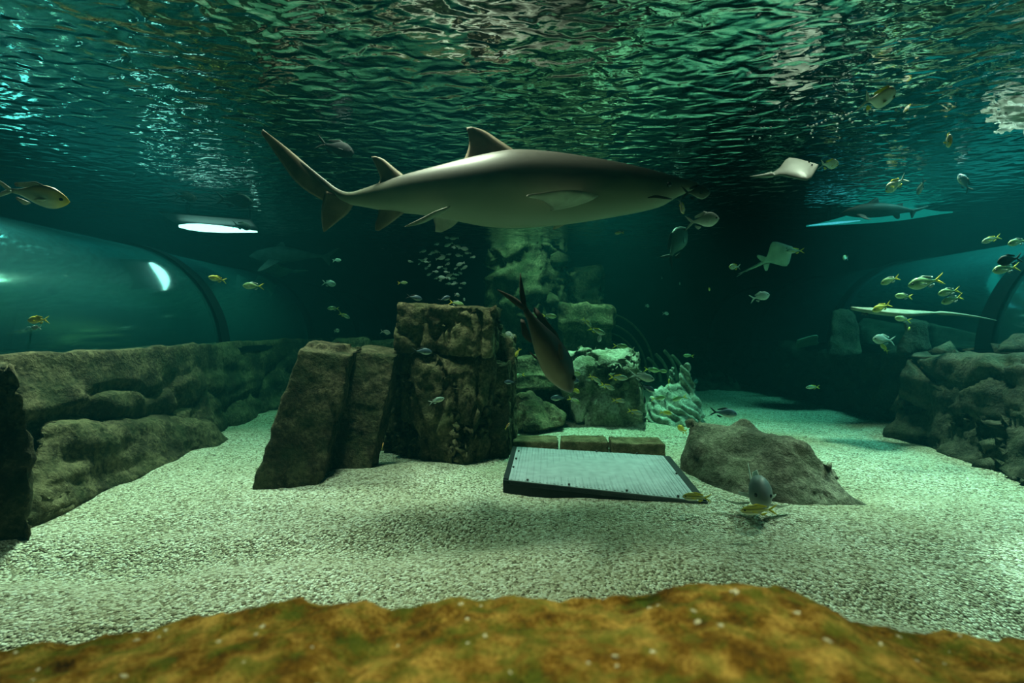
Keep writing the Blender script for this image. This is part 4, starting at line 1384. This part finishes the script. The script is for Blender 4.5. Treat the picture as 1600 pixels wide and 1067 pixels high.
# school of small fish: each one a fish of its own
st = []
for u, k, w in ((0, .08, .1), (.1, .6, .6), (.3, 1, 1), (.55, .85, .7), (.78, .3, .2), (.84, .2, .12), (1.0, .75, .06)):
    st.append((Vector((.5 - u, 0, 0)), Vector((0, .09 * w, 0)), Vector((0, 0, .21 * k))))
sme = mesh_from('school_fish', *loft_vf(st, 8))
smm = fm('school_skin', (0.30, 0.42, 0.38), (0.52, 0.64, 0.58), (0.8, 0.86, 0.8), -.21, .21)
rs = random.Random(11)
SCH = [(527, 100, 8), (620, 108, 11), (378, 188, 9), (540, 195, 12), (663, 215, 9), (612, 235, 8), (748, 252, 13), (808, 312, 8), (685, 345, 10), (880, 370, 7),
       (185, 288, 9), (340, 303, 9), (386, 292, 7), (287, 328, 6), (463, 345, 6), (545, 330, 6), (430, 385, 13), (525, 403, 6), (528, 467, 7), (705, 465, 12),
       (757, 518, 10), (640, 528, 6), (418, 512, 7), (495, 528, 6), (215, 398, 6), (232, 435, 7), (165, 415, 7), (275, 435, 4), (232, 525, 8), (270, 490, 8),
       (362, 572, 7), (277, 605, 8), (515, 578, 7), (706, 590, 7), (650, 615, 6), (560, 622, 11), (460, 655, 13), (545, 665, 8), (608, 665, 8), (370, 660, 8),
       (428, 695, 6), (540, 740, 8), (612, 745, 6), (635, 725, 6), (745, 735, 8), (703, 798, 5), (135, 462, 5), (12, 430, 7)]
for cx, cy, L_ in SCH:
    d = rs.uniform(4.9, 5.5)
    p = at(640 + cx * 0.11246, 360 + cy * 0.11246, d)
    o = new_obj('school_fish', sme, smm, None, p)
    s = (L_ + 2.5) * d / F
    yaw = rs.choice((rs.uniform(-50, 50), rs.uniform(130, 230))) if L_ < 10 else rs.choice((rs.uniform(-20, 20), rs.uniform(165, 195)))
    o.rotation_euler = (0, math.radians(rs.uniform(-25, 25)), math.radians(yaw))
    o.scale = (s, s, s)
    tag(o, 'small silvery fish in the dense school above the rock tower', 'fish', 'school of small fish above the rock tower')

# air bubbles below the surface
bub = mesh_from('air_bubble', *ball_vf((0, 0, 0), 1, 8, 6))
BU = [(1303, 183), (1308, 180), (1313, 182), (1316, 186), (1322, 180), (1350, 171), (1356, 174), (1360, 171), (1366, 173), (1290, 188), (1284, 192), (1271, 196), (1276, 194),
      (1269, 204), (1267, 209), (1307, 206), (1309, 200), (1308, 194), (1332, 192), (1328, 187), (1326, 178), (1331, 176), (1170, 218), (1176, 213), (1180, 205), (1187, 216),
      (1189, 200), (1194, 198), (1204, 213), (1204, 199), (1227, 209), (1233, 187), (1262, 197), (1268, 198), (1270, 215), (1246, 215), (1274, 186), (1281, 178), (1400, 172), (1408, 168), (1430, 182), (1446, 183)]
for px, py in BU:
    d = (ZW - CAM.z - 0.06) * F / (515 - py) * (0.93 + 0.05 * math.sin(px))
    o = new_obj('air_bubble', bub, M['bubble'], None, at(px, py, d))
    s = rs.uniform(1.0, 1.9) * d / F
    o.scale = (s * 1.1, s, s)
    tag(o, 'tiny bright air bubble drifting under the surface at upper right', 'bubble', 'air bubbles under the surface')
